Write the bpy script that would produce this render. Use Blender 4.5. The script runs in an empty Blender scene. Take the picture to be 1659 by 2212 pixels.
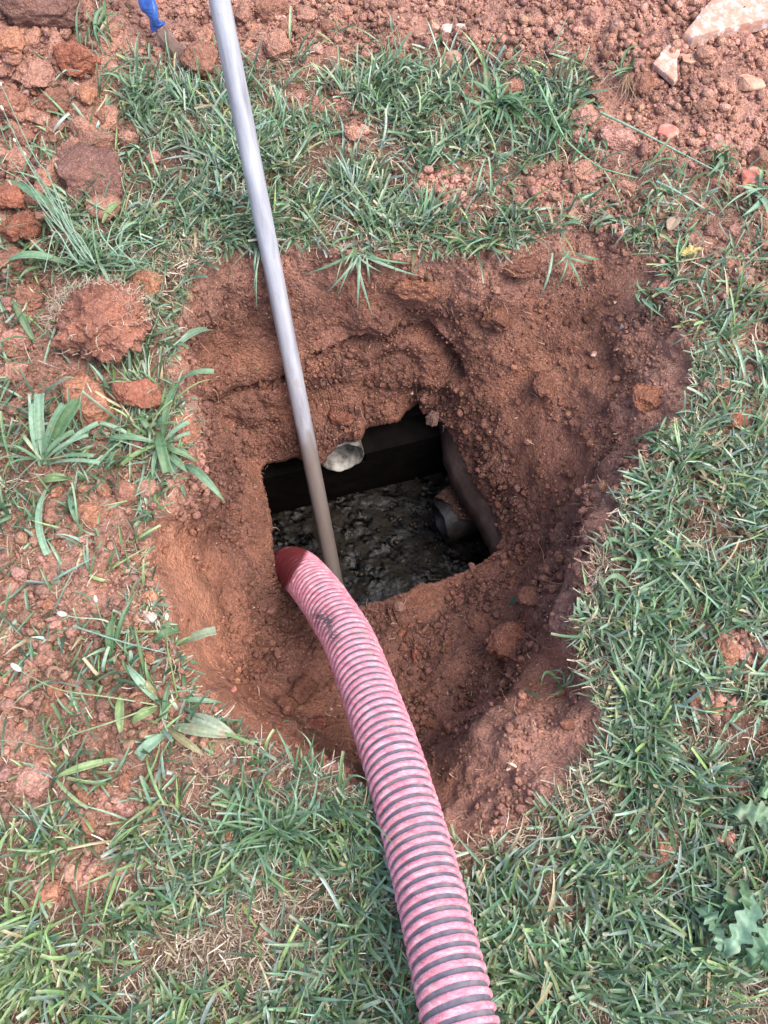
import bpy, bmesh, math, random
import numpy as np
from mathutils import Vector, Matrix
rng = np.random.default_rng(7); random.seed(7)
S = bpy.context.scene
COL = S.collection
R = math.radians

# ------------------------------------------------------------------ camera, sky, sun, exposure
CAMH, PITCH, FOV = 1.40, 24.0, 60.0
cam = bpy.data.cameras.new('camera'); camo = bpy.data.objects.new('camera', cam); COL.objects.link(camo)
camo.location = (0, 0, CAMH); camo.rotation_euler = (R(PITCH), 0, 0)
cam.sensor_fit = 'VERTICAL'; cam.angle = R(FOV); cam.clip_start = 0.02; cam.clip_end = 500
S.camera = camo
W = bpy.data.worlds.new('World'); S.world = W; W.use_nodes = True
wn = W.node_tree.nodes; wl = W.node_tree.links
sky = wn.new('ShaderNodeTexSky'); sky.sky_type = 'NISHITA'; sky.sun_disc = False
SUN_EL, SUN_AZ = 62, 112        # azimuth clockwise from +Y
sky.sun_elevation = R(SUN_EL); sky.sun_rotation = R(SUN_AZ)
sky.air_density = 1.0; sky.dust_density = 4.0; sky.ozone_density = 1.0
wl.new(sky.outputs[0], wn['Background'].inputs[0]); wn['Background'].inputs[1].default_value = 0.15
sun = bpy.data.lights.new('sun', 'SUN'); suno = bpy.data.objects.new('sun', sun); COL.objects.link(suno)
sun.energy = 1.15; sun.angle = R(55); sun.color = (1.0, 0.95, 0.88)
sd = Vector((math.sin(R(SUN_AZ))*math.cos(R(SUN_EL)), math.cos(R(SUN_AZ))*math.cos(R(SUN_EL)), math.sin(R(SUN_EL))))
suno.rotation_euler = sd.to_track_quat('Z', 'Y').to_euler()
S.view_settings.view_transform = 'Standard'; S.view_settings.look = 'None'
S.view_settings.exposure = 1.38; S.view_settings.gamma = 1.0
S.cycles.max_bounces = 6; S.cycles.diffuse_bounces = 3

# ------------------------------------------------------------------ numbers
FPX = 1106/math.tan(R(FOV/2)); CX, CY = 829.5, 1106.0     # photo measured on a 1659 x 2212 grid
ca, sa = math.cos(R(PITCH)), math.sin(R(PITCH))
def U(px, py, z=0.0):
    a = (px-CX)/FPX; b = -(py-CY)/FPX
    d = np.array([a, b*ca + sa, b*sa - ca])
    return np.array([0, 0, CAMH]) + d*((z-CAMH)/d[2])
def proj(P):
    x = P[..., 0]; y = P[..., 1]; z = P[..., 2]-CAMH
    b = y*ca + z*sa; c = -y*sa + z*ca
    d = np.where(-c > 0.05, -c, 0.05)
    return x/d*FPX+CX, CY-b/d*FPX, -c
_T = np.random.default_rng(3)
GR = _T.normal(size=(4096, 3)); GR /= np.linalg.norm(GR, axis=1)[:, None]
JT = _T.random((4096, 3))
def _h(i, j, k, s=0):
    i = i.astype(np.int64); j = j.astype(np.int64); k = k.astype(np.int64)
    h = (i*73856093) ^ (j*19349663) ^ (k*83492791) ^ (s*2654435761)
    h = (h ^ (h >> 13))*1274126177
    return ((h ^ (h >> 16)) & 4095)
def perlin(P, f, s=0):
    Q = P*f + 17.3*s; I = np.floor(Q); F = Q-I; u = F*F*F*(F*(F*6-15)+10)
    out = np.zeros(len(P))
    for a in (0, 1):
        for b in (0, 1):
            for c in (0, 1):
                g = GR[_h(I[:, 0]+a, I[:, 1]+b, I[:, 2]+c, s)]
                d = g[:, 0]*(F[:, 0]-a)+g[:, 1]*(F[:, 1]-b)+g[:, 2]*(F[:, 2]-c)
                w = (u[:, 0] if a else 1-u[:, 0])*(u[:, 1] if b else 1-u[:, 1])*(u[:, 2] if c else 1-u[:, 2])
                out += d*w
    return out*1.6
def worley(P, f, s=0):
    Q = P*f; I = np.floor(Q); best = np.full(len(P), 9.0)
    for a in (-1, 0, 1):
        for b in (-1, 0, 1):
            for c in (-1, 0, 1):
                J = JT[_h(I[:, 0]+a, I[:, 1]+b, I[:, 2]+c, s)]
                d = (I[:, 0]+a+J[:, 0]-Q[:, 0])**2+(I[:, 1]+b+J[:, 1]-Q[:, 1])**2+(I[:, 2]+c+J[:, 2]-Q[:, 2])**2
                best = np.minimum(best, d)
    return np.sqrt(best)
def nrm(v): return v/np.maximum(np.linalg.norm(v, axis=-1, keepdims=True), 1e-9)

# ------------------------------------------------------------------ mesh + tagging helpers
def tag(o, label=None, cat=None, group=None, kind=None):
    if label: o['label'] = label
    if cat: o['category'] = cat
    if group: o['group'] = group
    if kind: o['kind'] = kind
    return o
def mesh(name, V, F, mat, parent=None, col=None, smooth=True, extra=None):
    """F: (n,3) or (n,4) int array, or a list of such arrays."""
    V = np.asarray(V, float); Fs = F if isinstance(F, list) else [F]
    me = bpy.data.meshes.new(name)
    me.vertices.add(len(V)); me.vertices.foreach_set('co', V.ravel())
    loops = np.concatenate([f.ravel() for f in Fs]).astype(np.int32)
    tot = np.concatenate([np.full(len(f), f.shape[1]) for f in Fs]).astype(np.int32)
    st = np.concatenate([[0], np.cumsum(tot)[:-1]]).astype(np.int32)
    me.loops.add(len(loops)); me.loops.foreach_set('vertex_index', loops)
    me.polygons.add(len(tot)); me.polygons.foreach_set('loop_start', st); me.polygons.foreach_set('loop_total', tot)
    me.polygons.foreach_set('use_smooth', np.full(len(tot), smooth))
    me.update(calc_edges=True)
    if col is not None:
        at = me.color_attributes.new('Col', 'FLOAT_COLOR', 'POINT')
        c4 = np.ones((len(V), 4)); c4[:, :3] = col; at.data.foreach_set('color', c4.ravel())
    if extra:
        for k, v in extra.items():
            at = me.attributes.new(k, 'FLOAT', 'POINT'); at.data.foreach_set('value', np.asarray(v, float))
    me.materials.append(mat)
    o = bpy.data.objects.new(name, me); COL.objects.link(o)
    if parent is not None: o.parent = parent
    return o
def empty(name, loc=(0, 0, 0)):
    o = bpy.data.objects.new(name, None); o.empty_display_size = 0.05; o.location = loc; COL.objects.link(o); return o
def place(o, loc):           # shift a mesh so that its origin is at loc
    loc = Vector(loc); o.data.transform(Matrix.Translation(-loc)); o.location = loc
def gridfaces(n, m, close=False, off=0):
    i = np.arange(n-1)[:, None]; j = np.arange(m if close else m-1)[None, :]; j2 = (j+1) % m
    f = np.stack([i*m+j, i*m+j2, (i+1)*m+j2, (i+1)*m+j], -1).reshape(-1, 4)
    return f+off

# ------------------------------------------------------------------ materials
def mat(name, rough=0.9, spec=0.3):
    m = bpy.data.materials.new(name); m.use_nodes = True
    b = m.node_tree.nodes['Principled BSDF']; b.inputs['Roughness'].default_value = rough
    b.inputs['Specular IOR Level'].default_value = spec
    return m, m.node_tree.nodes, m.node_tree.links, b
def noise(n, l, scale, detail=4, rough=.6, coord=None, dist=0):
    t = n.new('ShaderNodeTexNoise'); t.inputs['Scale'].default_value = scale; t.inputs['Detail'].default_value = detail
    t.inputs['Roughness'].default_value = rough; t.inputs['Distortion'].default_value = dist
    if coord is None:
        g = n.new('ShaderNodeTexCoord'); coord = g.outputs['Object']
    l.new(coord, t.inputs['Vector']); return t
def ramp(n, l, src, stops):
    r = n.new('ShaderNodeValToRGB'); e = r.color_ramp.elements
    while len(e) < len(stops): e.new(0.5)
    for x, (p, c) in zip(e, stops): x.position = p; x.color = (*c, 1) if len(c) == 3 else c
    l.new(src, r.inputs[0]); return r
def mix(n, l, a, b, f, mode='MIX'):
    m = n.new('ShaderNodeMix'); m.data_type = 'RGBA'; m.blend_type = mode
    for s, v in ((0, f), (6, a), (7, b)):
        if hasattr(v, 'links'): l.new(v, m.inputs[s])
        elif s == 0: m.inputs[0].default_value = v
        else: m.inputs[s].default_value = (*v, 1)
    return m.outputs[2]
def bump(n, l, b, src, strength, dist):
    u = n.new('ShaderNodeBump'); u.inputs['Strength'].default_value = strength; u.inputs['Distance'].default_value = dist
    l.new(src, u.inputs['Height']); l.new(u.outputs[0], b.inputs['Normal']); return u
def attr(n, name):
    a = n.new('ShaderNodeAttribute'); a.attribute_name = name; return a
def worldpos(n):
    return n.new('ShaderNodeNewGeometry').outputs['Position']

def soil_mat(name, fine=1.0):
    m, n, l, b = mat(name, 0.93, 0.2)
    P = worldpos(n)
    a = attr(n, 'Col')
    n1 = noise(n, l, 14, 5, .65, P); n2 = noise(n, l, 130, 4, .7, P); n3 = noise(n, l, 420, 3, .7, P)
    r1 = ramp(n, l, n1.outputs['Fac'], [(.3, (.72, .68, .66)), (.5, (1, 1, 1)), (.72, (1.22, 1.12, 1.02))])
    r2 = ramp(n, l, n2.outputs['Fac'], [(.3, (.62, .58, .58)), (.52, (1, 1, 1)), (.75, (1.32, 1.34, 1.36))])
    r3 = ramp(n, l, n3.outputs['Fac'], [(.3, (.78, .76, .76)), (.7, (1.2, 1.22, 1.24))])
    c = mix(n, l, a.outputs['Color'], r1.outputs[0], 1.0, 'MULTIPLY')
    c = mix(n, l, c, r2.outputs[0], 1.0, 'MULTIPLY')
    c = mix(n, l, c, r3.outputs[0], 1.0, 'MULTIPLY')
    sp = noise(n, l, 260, 1, .5, P); sr = ramp(n, l, sp.outputs['Fac'], [(.72, (0, 0, 0)), (.76, (1, 1, 1))])
    c = mix(n, l, c, (.62, .42, .34), sr.outputs[0])
    l.new(c, b.inputs['Base Color'])
    v = n.new('ShaderNodeTexVoronoi'); v.inputs['Scale'].default_value = 190; v.inputs['Randomness'].default_value = 1; l.new(P, v.inputs['Vector'])
    mth = n.new('ShaderNodeMath'); mth.operation = 'SUBTRACT'; l.new(n2.outputs['Fac'], mth.inputs[0]); l.new(v.outputs['Distance'], mth.inputs[1])
    m2 = n.new('ShaderNodeMath'); m2.operation = 'ADD'; l.new(mth.outputs[0], m2.inputs[0]); l.new(n3.outputs['Fac'], m2.inputs[1])
    bump(n, l, b, m2.outputs[0], 1.0*fine, .005)
    return m
M_SOIL = soil_mat('red_clay_soil')
def leaf_mat(name, rough=.42, trans=.22, spec=.5):
    m, n, l, b = mat(name, rough, spec)
    a = attr(n, 'Col'); P = worldpos(n)
    n1 = noise(n, l, 160, 3, .6, P); r1 = ramp(n, l, n1.outputs['Fac'], [(.3, (.75, .78, .75)), (.7, (1.2, 1.18, 1.2))])
    c = mix(n, l, a.outputs['Color'], r1.outputs[0], 1.0, 'MULTIPLY')
    l.new(c, b.inputs['Base Color'])
    t = n.new('ShaderNodeBsdfTranslucent'); l.new(c, t.inputs[0]); x = n.new('ShaderNodeMixShader'); x.inputs[0].default_value = trans
    l.new(b.outputs[0], x.inputs[1]); l.new(t.outputs[0], x.inputs[2]); l.new(x.outputs[0], n['Material Output'].inputs['Surface'])
    return m
M_GRASS = leaf_mat('grass_blade', .34, .2, .8)
M_LEAF = leaf_mat('weed_leaf', .45, .15, .5)
M_DRY = leaf_mat('dry_plant_matter', .85, .15, .2)

# ------------------------------------------------------------------ maps read off the ground (rows every 100 px of the 1659 grid)
G = """00100000000000000
00000001101000000
01245556655680000
01256767665760000
11157777782322211
16656777766622422
24673200000000632
21252000000000643
21151000000001654
32152000000000653
54343000000003665
53221000000009777
21210000000008898
22120000000068899
22223000000079964
22221000000078956
12223220000158976
23334444300158867
45444787900688889
65356767999999999
99777466999999999
99997557889999998
99998678999999986"""
Cc = """99999999999999999
99998999999999999
99534343333399999
98631112222368899
98722111177678788
96311111122466888
86524455555555478
86625555555555367
86636555555555356
88745555555555356
56766555555555346
57988555555555233
89986555555555233
88987555555551133
99996555555551164
99997555555551154
89983555555541133
77874431455541143
45753221155511111
24642111111111121
11112231111111111
11111221111111121
11111111111111123"""
def tomap(s): return np.array([[int(c) for c in r] for r in s.split()], float)/9
MG, MC = tomap(G), tomap(Cc)
def samp(M, px, py):
    x = np.clip(px/100, 0, 15.999); y = np.clip(py/100, 0, 21.999)
    i = np.floor(x).astype(int); j = np.floor(y).astype(int); u = x-i; v = y-j
    return (M[j, i]*(1-u)+M[j, i+1]*u)*(1-v)+(M[j+1, i]*(1-u)+M[j+1, i+1]*u)*v

# ------------------------------------------------------------------ ground with the dug pit: one polar sheet round the opening
OPEN = [(105,560),(150,542),(230,525),(330,520),(400,555),(455,572),(490,505),(545,440),(610,410),(675,405),(704,385),(692,395),(700,335),(830,310),(910,300),(960,240),(1010,200),(1035,190),
        (1060,250),(1110,240),(1170,240),(1215,340),(1250,430),(1330,590),(1420,740),(1500,880),(1545,1010),(1530,1060),(1440,1150),(1340,1200),(1250,1245),(1150,1280),
        (1050,1290),(950,1345),(850,1380),(760,1398),(640,1440),(480,1500),(350,1475),(290,1400),(235,1260),(190,1180),(155,1080),(150,900),(125,780),(110,700),(95,620)]
OPEN = [(530.9+.36*x, 796.3+.36*y, -.41) for x, y in OPEN]
FOOT = [(450,868,-.27),(560,846,-.27),(640,820,-.265),(740,790,-.26),(840,765,-.26),(910,760,-.26),(960,785,-.27),(1000,830,-.29),(1080,900,-.30),(1130,970,-.285),(1180,1060,-.275),(1190,1150,-.28),
        (1160,1260,-.30),(1110,1350,-.31),(1085,1430,-.30),(1030,1525,-.30),(930,1600,-.31),(820,1625,-.33),(700,1585,-.32),(600,1535,-.31),(530,1470,-.31),(495,1380,-.3),
        (480,1280,-.3),(460,1150,-.28),(440,1050,-.27),(430,950,-.28)]
MID = [(430,745,-.16),(500,715,-.15),(600,690,-.15),(700,695,-.155),(800,695,-.155),(900,675,-.15),(980,700,-.155),(1090,725,-.17),(1200,740,-.17),(1290,760,-.14),(1320,830,-.14),(1310,900,-.14),
       (1270,1000,-.15),(1230,1100,-.16),(1195,1200,-.19),(1165,1300,-.2),(1160,1400,-.17),(1130,1480,-.11),(1050,1565,-.09),(960,1650,-.12),(870,1700,-.15),(780,1680,-.14),(700,1640,-.14),
       (600,1590,-.14),(520,1530,-.14),(462,1450,-.14),(436,1330,-.13),(395,1230,-.11),(375,1130,-.10),(400,1050,-.11),(415,950,-.13),(405,850,-.15)]
RIM = [(380,720,0),(400,640,0),(440,560,0),(520,530,0),(600,515,0),(700,535,0),(800,550,0),(900,545,0),(1000,535,0),(1100,535,0),(1200,500,0),(1290,465,0),(1370,500,0),(1442,590,0),(1465,680,0),(1512,770,0),
       (1512,850,0),(1465,920,0),(1402,985,0),(1352,1060,0),(1315,1140,0),(1275,1230,0),(1262,1320,0),(1255,1410,0),(1285,1480,0),(1315,1545,0),(1298,1620,0),(1225,1700,0),(1150,1780,0),
       (1040,1815,0),(960,1830,0),(880,1800,0),(810,1730,0),(740,1680,0),(660,1640,0),(570,1610,0),(490,1550,0),(430,1480,0),(385,1400,0),(350,1300,0),(310,1210,0),(330,1120,0),
       (375,1060,0),(405,990,0),(410,900,0),(390,810,0)]
C0 = U(800, 1120, -.41)[:2]
NA = 1500
TH = np.linspace(-math.pi, math.pi, NA, endpoint=False)
def ring(pts):
    P = np.array([U(*p) for p in pts]); d = P[:, :2]-C0
    # densify along the polygon
    Q = []
    for i in range(len(P)):
        a, b = P[i], P[(i+1) % len(P)]
        for t in np.linspace(0, 1, 12, endpoint=False): Q.append(a+(b-a)*t)
    Q = np.array(Q); d = Q[:, :2]-C0; th = np.arctan2(d[:, 1], d[:, 0]); r = np.hypot(d[:, 0], d[:, 1])
    o = np.argsort(th); th, r, z = th[o], r[o], Q[o, 2]
    return np.interp(TH, th, r, period=2*math.pi), np.interp(TH, th, z, period=2*math.pi)
def circ(a, k):
    w = np.exp(-.5*(np.arange(-3*k, 3*k+1)/k)**2); w /= w.sum()
    return np.convolve(np.concatenate([a[-3*k:], a, a[:3*k]]), w, 'valid')
rO, zO = ring(OPEN); rF, zF = ring(FOOT); rM, zM = ring(MID); rR, zR = ring(RIM)
rO = circ(rO, 2)+.0035*perlin(np.stack([np.cos(TH)*3, np.sin(TH)*3, TH*0], 1), 8, 5)+.004*perlin(np.stack([np.cos(TH)*3, np.sin(TH)*3, TH*0], 1), 24, 6)
rF = circ(rF, 6); rM = circ(rM, 5); zM = circ(zM, 8); zF = circ(zF, 8)
rR = circ(rR, 4)+.010*perlin(np.stack([np.cos(TH)*3, np.sin(TH)*3, TH*0], 1), 5, 2)+.004*perlin(np.stack([np.cos(TH)*3, np.sin(TH)*3, TH*0], 1), 14, 3)
rM = np.minimum(rM, rR-.012); rF = np.minimum(rF, rM-.008); rF = np.maximum(rF, rO+.03); rM = np.maximum(rM, rF+.008); rR = np.maximum(rR, rM+.012)
n1, n2, n3 = 100, 60, 60
prof_r = [rO+.03, rO+.008, rO-.001]; prof_z = [zO-.045, zO-.028, zO-.010]
lab = [0, 0, 0]
def seg(ra, za, rb, zb, n, pw=1.0):
    for t in np.linspace(0, 1, n, endpoint=False):
        prof_r.append(ra+(rb-ra)*t); prof_z.append(za+(zb-za)*t**pw)
seg(rO, zO, rF, zF, n1); seg(rF, zF, rM, zM, n2, .9); seg(rM, zM, rR, zR, n3, 1)
NIN = len(prof_r)
outs = list(np.arange(0, 1.15, .0042)); x = 1.15; st = .0045
while x < 60: outs.append(x); x += st; st *= 1.06
outs = np.array(outs)
for d in outs:
    k = math.exp(-d/0.6)
    prof_r.append((rR*k+(rR.mean())*(1-k))+d); prof_z.append(zR+0*d)
PR = np.array(prof_r); PZ = np.array(prof_z)
# smooth the section a little, keeping the inner lip
def smooth_s(A, k, lo):
    w = np.exp(-.5*(np.arange(-3*k, 3*k+1)/k)**2); w /= w.sum(); B = A.copy()
    for a in range(-3*k, 3*k+1): pass
    pad = np.concatenate([np.repeat(A[:1], 3*k, 0), A, np.repeat(A[-1:], 3*k, 0)])
    B = sum(w[i]*pad[i:i+len(A)] for i in range(len(w)))
    B[:lo] = A[:lo]
    for i in range(8): t = i/8; B[lo+i] = A[lo+i]*(1-t)+B[lo+i]*t
    return B
PZs = smooth_s(PZ, 5, 6); PRs = PR.copy(); PRs[:NIN+40] = smooth_s(PR[:NIN+60], 5, 6)[:NIN+40]
NS = len(PR)
X = C0[0]+PRs*np.cos(TH)[None, :]; Y = C0[1]+PRs*np.sin(TH)[None, :]
P = np.stack([X, Y, PZs], -1).reshape(-1, 3)
sidx = np.repeat(np.arange(NS), NA); outside = sidx >= NIN
# spoil heaps and gentle swells of the lawn
def bump2(px, py, s, h):
    c = U(px, py)[:2]; return h*np.exp(-((P[:, 0]-c[0])**2+(P[:, 1]-c[1])**2)/(2*s*s))
fade = np.clip((sidx-NIN)/60, 0, 1)
P[:, 2] += fade*(bump2(-60, 150, .22, .07)+bump2(40, 480, .1, .03)+bump2(1500, -20, .3, .06)+bump2(1100, 60, .07, .025)+bump2(1560, 200, .07, .02)+bump2(250, 1450, .12, .012)
                 + .012*perlin(P*[1, 1, 0], 2.5, 11))
px, py, dep = proj(P)
g_ = samp(MG, px, py); c_ = samp(MC, px, py)
MOUNDS = [(1570,1400,46,50,.016),(1535,1522,58,26,.010),(1432,1832,22,30,.008),(1560,1812,26,30,.008),(1625,1415,24,24,.006),(955,410,60,48,.008),(765,285,24,26,.008),(108,1928,36,26,.004),(185,1885,70,30,.008),(493,1812,20,20,.0),
          (642,210,26,20,.002),(275,302,26,26,.0),(332,342,20,20,.0),(708,228,50,22,.006),(1020,214,36,26,.004),(560,2010,26,20,.004),(545,1980,16,12,.002),(640,2000,16,14,.0),(1440,1600,20,14,.004),(1600,1700,22,30,.004),(250,1740,60,40,.006),(1180,400,60,40,.006),(760,1990,14,14,.0)]
msp = np.zeros(len(P))
for x_, y_, a_, b_, h_ in MOUNDS:
    g0 = np.exp(-(((px-x_)/a_)**2+((py-y_)/b_)**2)); msp = np.maximum(msp, g0); P[:, 2] += h_*g0*(fade > 0)
g_ = g_*(1-np.clip(1.5*msp, 0, 1)); c_ = np.clip(c_+1.1*msp, 0, 1.1)
def normals(P):
    Q = P.reshape(NS, NA, 3)
    du = np.roll(Q, -1, 1)-np.roll(Q, 1, 1); dv = np.empty_like(Q)
    dv[1:-1] = Q[2:]-Q[:-2]; dv[0] = Q[1]-Q[0]; dv[-1] = Q[-1]-Q[-2]
    n = np.cross(dv, du); a = np.linalg.norm(n, axis=-1); n = n/np.maximum(a, 1e-12)[..., None]
    return n.reshape(-1, 3), (a/4).ravel()
N, A = normals(P)
if N[outside][:, 2].mean() < 0: N = -N
near = sidx < NIN+330
# undercut arc at the foot of the far wall, and the crack on its left
def polydist(pts):
    best = np.full(len(P), 1e9); q_ = np.array(pts, float)
    for a_, b_ in zip(q_[:-1], q_[1:]):
        ab = b_-a_; t = np.clip(((px-a_[0])*ab[0]+(py-a_[1])*ab[1])/(ab@ab), 0, 1); best = np.minimum(best, np.hypot(px-a_[0]-t*ab[0], py-a_[1]-t*ab[1]))
    return best
wob = 6*perlin(P, 22, 81)
k1 = np.exp(-((polydist([(690, 772), (760, 745), (850, 722), (925, 722), (962, 758), (985, 812)])+wob)/11)**2)*(~outside)
k2 = np.exp(-((polydist([(432, 872), (500, 848), (560, 835), (640, 812)])+wob)/6)**2)*(~outside)
k3 = np.exp(-((polydist([(1095, 1405), (1100, 1440), (1150, 1500), (1108, 1555), (1045, 1610), (985, 1640)])+wob)/6)**2)*(~outside)
rd_ = P[:, :2]-C0; rd_ /= np.linalg.norm(rd_, axis=1)[:, None]+1e-9
P[:, :2] += rd_*(.050*k1+.022*k2+.0*k3)[:, None]; P[:, 2] -= .012*k1+.02*k2+.004*k3
Pn = P[near]
# masks in the pit: tool-cut smooth clay on the left wall, near wall, and the back-left face
def spot(px0, py0, sx, sy, ang=0):
    c, s = math.cos(R(ang)), math.sin(R(ang)); dx = px-px0; dy = py-py0
    return np.exp(-(((dx*c+dy*s)/sx)**2+((-dx*s+dy*c)/sy)**2))
cut = np.clip(spot(400,1270,60,170,-25)+spot(560,1570,170,36,28)+spot(430,1460,60,90,-20)+spot(540,770,110,45)+spot(1130,1510,70,50,-35)+spot(980,1620,70,35,-30)+.7*spot(1190,780,120,90)+.6*spot(700,640,120,60), 0, 1)
cut[outside & (fade > .1)] = 0; inpit0 = (~outside)*1.0
pt = np.clip(perlin(P, 6.5, 71)*3.2-.25, 0, .85)*inpit0; cut = np.maximum(cut, pt)
rough = np.where(outside, .25+.75*c_, .75)*(1-.8*cut)
d = np.zeros(len(P))
a1 = perlin(Pn, 9, 1); a2 = perlin(Pn, 26, 2); a3 = perlin(Pn, 70, 4); w1 = worley(Pn, 34, 1); w2 = worley(Pn, 80, 2); w0 = worley(Pn, 15, 7)
heap = np.clip(spot(60,250,230,380)+.8*spot(10,660,70,200)+.7*spot(1300,60,400,150), 0, 1)*outside
inpit = ~outside
amp1 = np.where(inpit, .013, .006)[near]
d[near] = a1*amp1+a2*.006*(.4+.6*rough[near])+rough[near]*(a3*.004+(.55-w1)*.012+(.5-w2)*.0075)+heap[near]*((.6-w0)*.055+(.55-worley(Pn, 27, 9))*.022)+(inpit[near]*(1-cut[near])*((.55-w0)*.03+np.abs(perlin(Pn,13,61))*.012))
edge = np.clip((sidx-3)/14, 0, 1); d *= .25+.75*edge
P = P+N*d[:, None]
# back-left crack and notch under the far wall
N, A = normals(P)
if N[outside][:, 2].mean() < 0: N = -N; 
px, py, dep = proj(P)
# soil colour: dry pale crumbs on top, damp darker clay down in the dig
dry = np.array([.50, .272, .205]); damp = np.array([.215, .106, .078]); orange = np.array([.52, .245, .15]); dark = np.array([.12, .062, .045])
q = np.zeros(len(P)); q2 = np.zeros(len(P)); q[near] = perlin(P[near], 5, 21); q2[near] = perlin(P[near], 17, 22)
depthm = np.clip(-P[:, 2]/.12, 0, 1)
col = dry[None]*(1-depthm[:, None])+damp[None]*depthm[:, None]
oc = np.clip(spot(400,1270,75,190,-25)+.8*spot(560,1570,170,40,28)+spot(430,1460,60,90,-20)+.25*spot(1100,1380,60,60)+.3*spot(1180,1500,90,60)+.28*spot(560,770,160,60)+.3*spot(870,610,120,50)+.35*spot(1200,790,130,90), 0, 1)*np.where(outside, .5, 1)
col = col*(1-oc[:, None])+orange[None]*oc[:, None]
oc = np.clip(oc+.38*pt*inpit*np.clip(.5+2.2*perlin(P, 4, 91), 0, 1), 0, 1); col = col*(1-.5*pt[:, None]*inpit[:, None])+np.array([.34, .155, .10])*.5*pt[:, None]*inpit[:, None]
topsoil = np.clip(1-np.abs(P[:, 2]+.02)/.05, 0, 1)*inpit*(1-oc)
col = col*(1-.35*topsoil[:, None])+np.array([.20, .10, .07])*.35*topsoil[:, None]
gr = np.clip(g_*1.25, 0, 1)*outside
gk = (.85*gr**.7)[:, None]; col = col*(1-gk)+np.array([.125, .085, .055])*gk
far = np.clip((np.hypot(P[:, 0], P[:, 1]-.8)-1.6)/.8, 0, 1)
col = col*(1-far[:, None])+np.array([.10, .12, .055])*far[:, None]
col *= (1+.22*q+.2*q2)[:, None]
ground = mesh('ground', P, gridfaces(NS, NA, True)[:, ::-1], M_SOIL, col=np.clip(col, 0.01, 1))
tag(ground, kind='structure')
PX, PY, DEP = px, py, dep
vis = ((N*(np.array([0, 0, CAMH])-P)).sum(1) > 0) | True
nearI = np.nonzero(near)[0]; nPX, nPY, nD = PX[nearI], PY[nearI], DEP[nearI]
def surf(x, y, up=0.0):
    m = np.nonzero((np.abs(nPX-x) < 9) & (np.abs(nPY-y) < 9))[0]
    if len(m) == 0: return U(x, y, 0)+[0, 0, up], np.array([0, 0, 1.])
    k = m[np.argmin(nD[m]+.004*np.hypot(nPX[m]-x, nPY[m]-y))]
    i = nearI[k]; return P[i]+[0, 0, up], N[i]
def mpp(x, y):                      # metres per photo pixel at that spot
    p, _ = surf(x, y); return proj(p)[2]/FPX

# ------------------------------------------------------------------ scatter helpers
def pick(weight, n):
    w = np.maximum(weight, 0)*A; w[~near] = 0 if weight is not None else 0
    cdf = np.cumsum(w); i = np.searchsorted(cdf, rng.random(n)*cdf[-1]); i = np.clip(i, 0, len(P)-1)
    j = rng.normal(size=(n, 3))*.0025; j[:, 2] *= .2
    return i, P[i]+j
inframe = ((PX > -120) & (PX < 1780) & (PY > -120) & (PY < 2330)).astype(float)
wide = np.clip(.22+inframe, 0, 1)
def ico(sub):
    bm = bmesh.new(); bmesh.ops.create_icosphere(bm, subdivisions=sub, radius=1)
    V = np.array([v.co[:] for v in bm.verts]); F = np.array([[v.index for v in f.verts] for f in bm.faces]); bm.free(); return V, F
ICO = {k: ico(k) for k in (1, 2, 3, 4, 5, 6)}
def chunk(sub, seed, asp=(1, 1, .75), planes=7, rough=.16, freq=1.6, fine=.05, lump=0.0):
    r = np.random.default_rng(seed); V, F = ICO[sub]; V = V.copy()
    for _ in range(planes):
        nn = nrm(r.normal(size=3)); dd = r.uniform(.55, .85) if planes < 12 else r.uniform(.42, .72)
        V -= np.maximum(0, V@nn-dd)[:, None]*nn
    V *= np.array(asp)
    D = nrm(V); off = r.random(3)*50
    disp = rough*perlin(V+off, freq, 1)
    if sub >= 3: disp += rough*.5*perlin(V+off, freq*2.7, 2)+fine*perlin(V+off, freq*7, 3)
    if lump: disp += lump*(.55-worley(V+off, 3.2, 2))+lump*.5*(.55-worley(V+off, 7.5, 3))
    return V+D*disp[:, None], F
def rotm(n):
    q = nrm(rng.normal(size=(n, 4))); w, x, y, z = q.T
    return np.stack([1-2*(y*y+z*z), 2*(x*y-z*w), 2*(x*z+y*w), 2*(x*y+z*w), 1-2*(x*x+z*z), 2*(y*z-x*w), 2*(x*z-y*w), 2*(y*z+x*w), 1-2*(x*x+y*y)], -1).reshape(n, 3, 3)
def scatter_rocks(weight, n, smin, smax, sub, pw=2.2, tone=None):
    i, Q = pick(weight, n); s = smin+(smax-smin)*rng.random(n)**pw
    base = [chunk(sub, 100+k, planes=5, rough=.2) for k in range(10)]
    which = rng.integers(0, 10, n); Rm = rotm(n); Vs, Fs, Cs = [], [], []; off = 0
    for k in range(10):
        m = np.nonzero(which == k)[0]; V, F = base[k]; nv = len(V)
        W_ = np.einsum('nij,vj->nvi', Rm[m], V)*s[m][:, None, None]+(Q[m]+N[i[m]]*(s[m]*.55)[:, None])[:, None, :]
        Vs.append(W_.reshape(-1, 3)); Fs.append((F[None]+(np.arange(len(m))*nv)[:, None, None]+off).reshape(-1, 3)); off += nv*len(m)
        c = col[i[m]]*(.72+.7*rng.random((len(m), 1)))*(1+.05*rng.normal(size=(len(m), 3))*[.5, .6, 1])
        Cs.append(np.repeat(c, nv, 0))
    return np.concatenate(Vs), np.concatenate(Fs), np.clip(np.concatenate(Cs), .01, .9)
def merge(parts):
    V, F, C, off = [], [], [], 0
    for v, f, c in parts:
        V.append(v); F.append(f+off); C.append(c); off += len(v)
    return np.concatenate(V), np.concatenate(F), np.concatenate(C)

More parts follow.
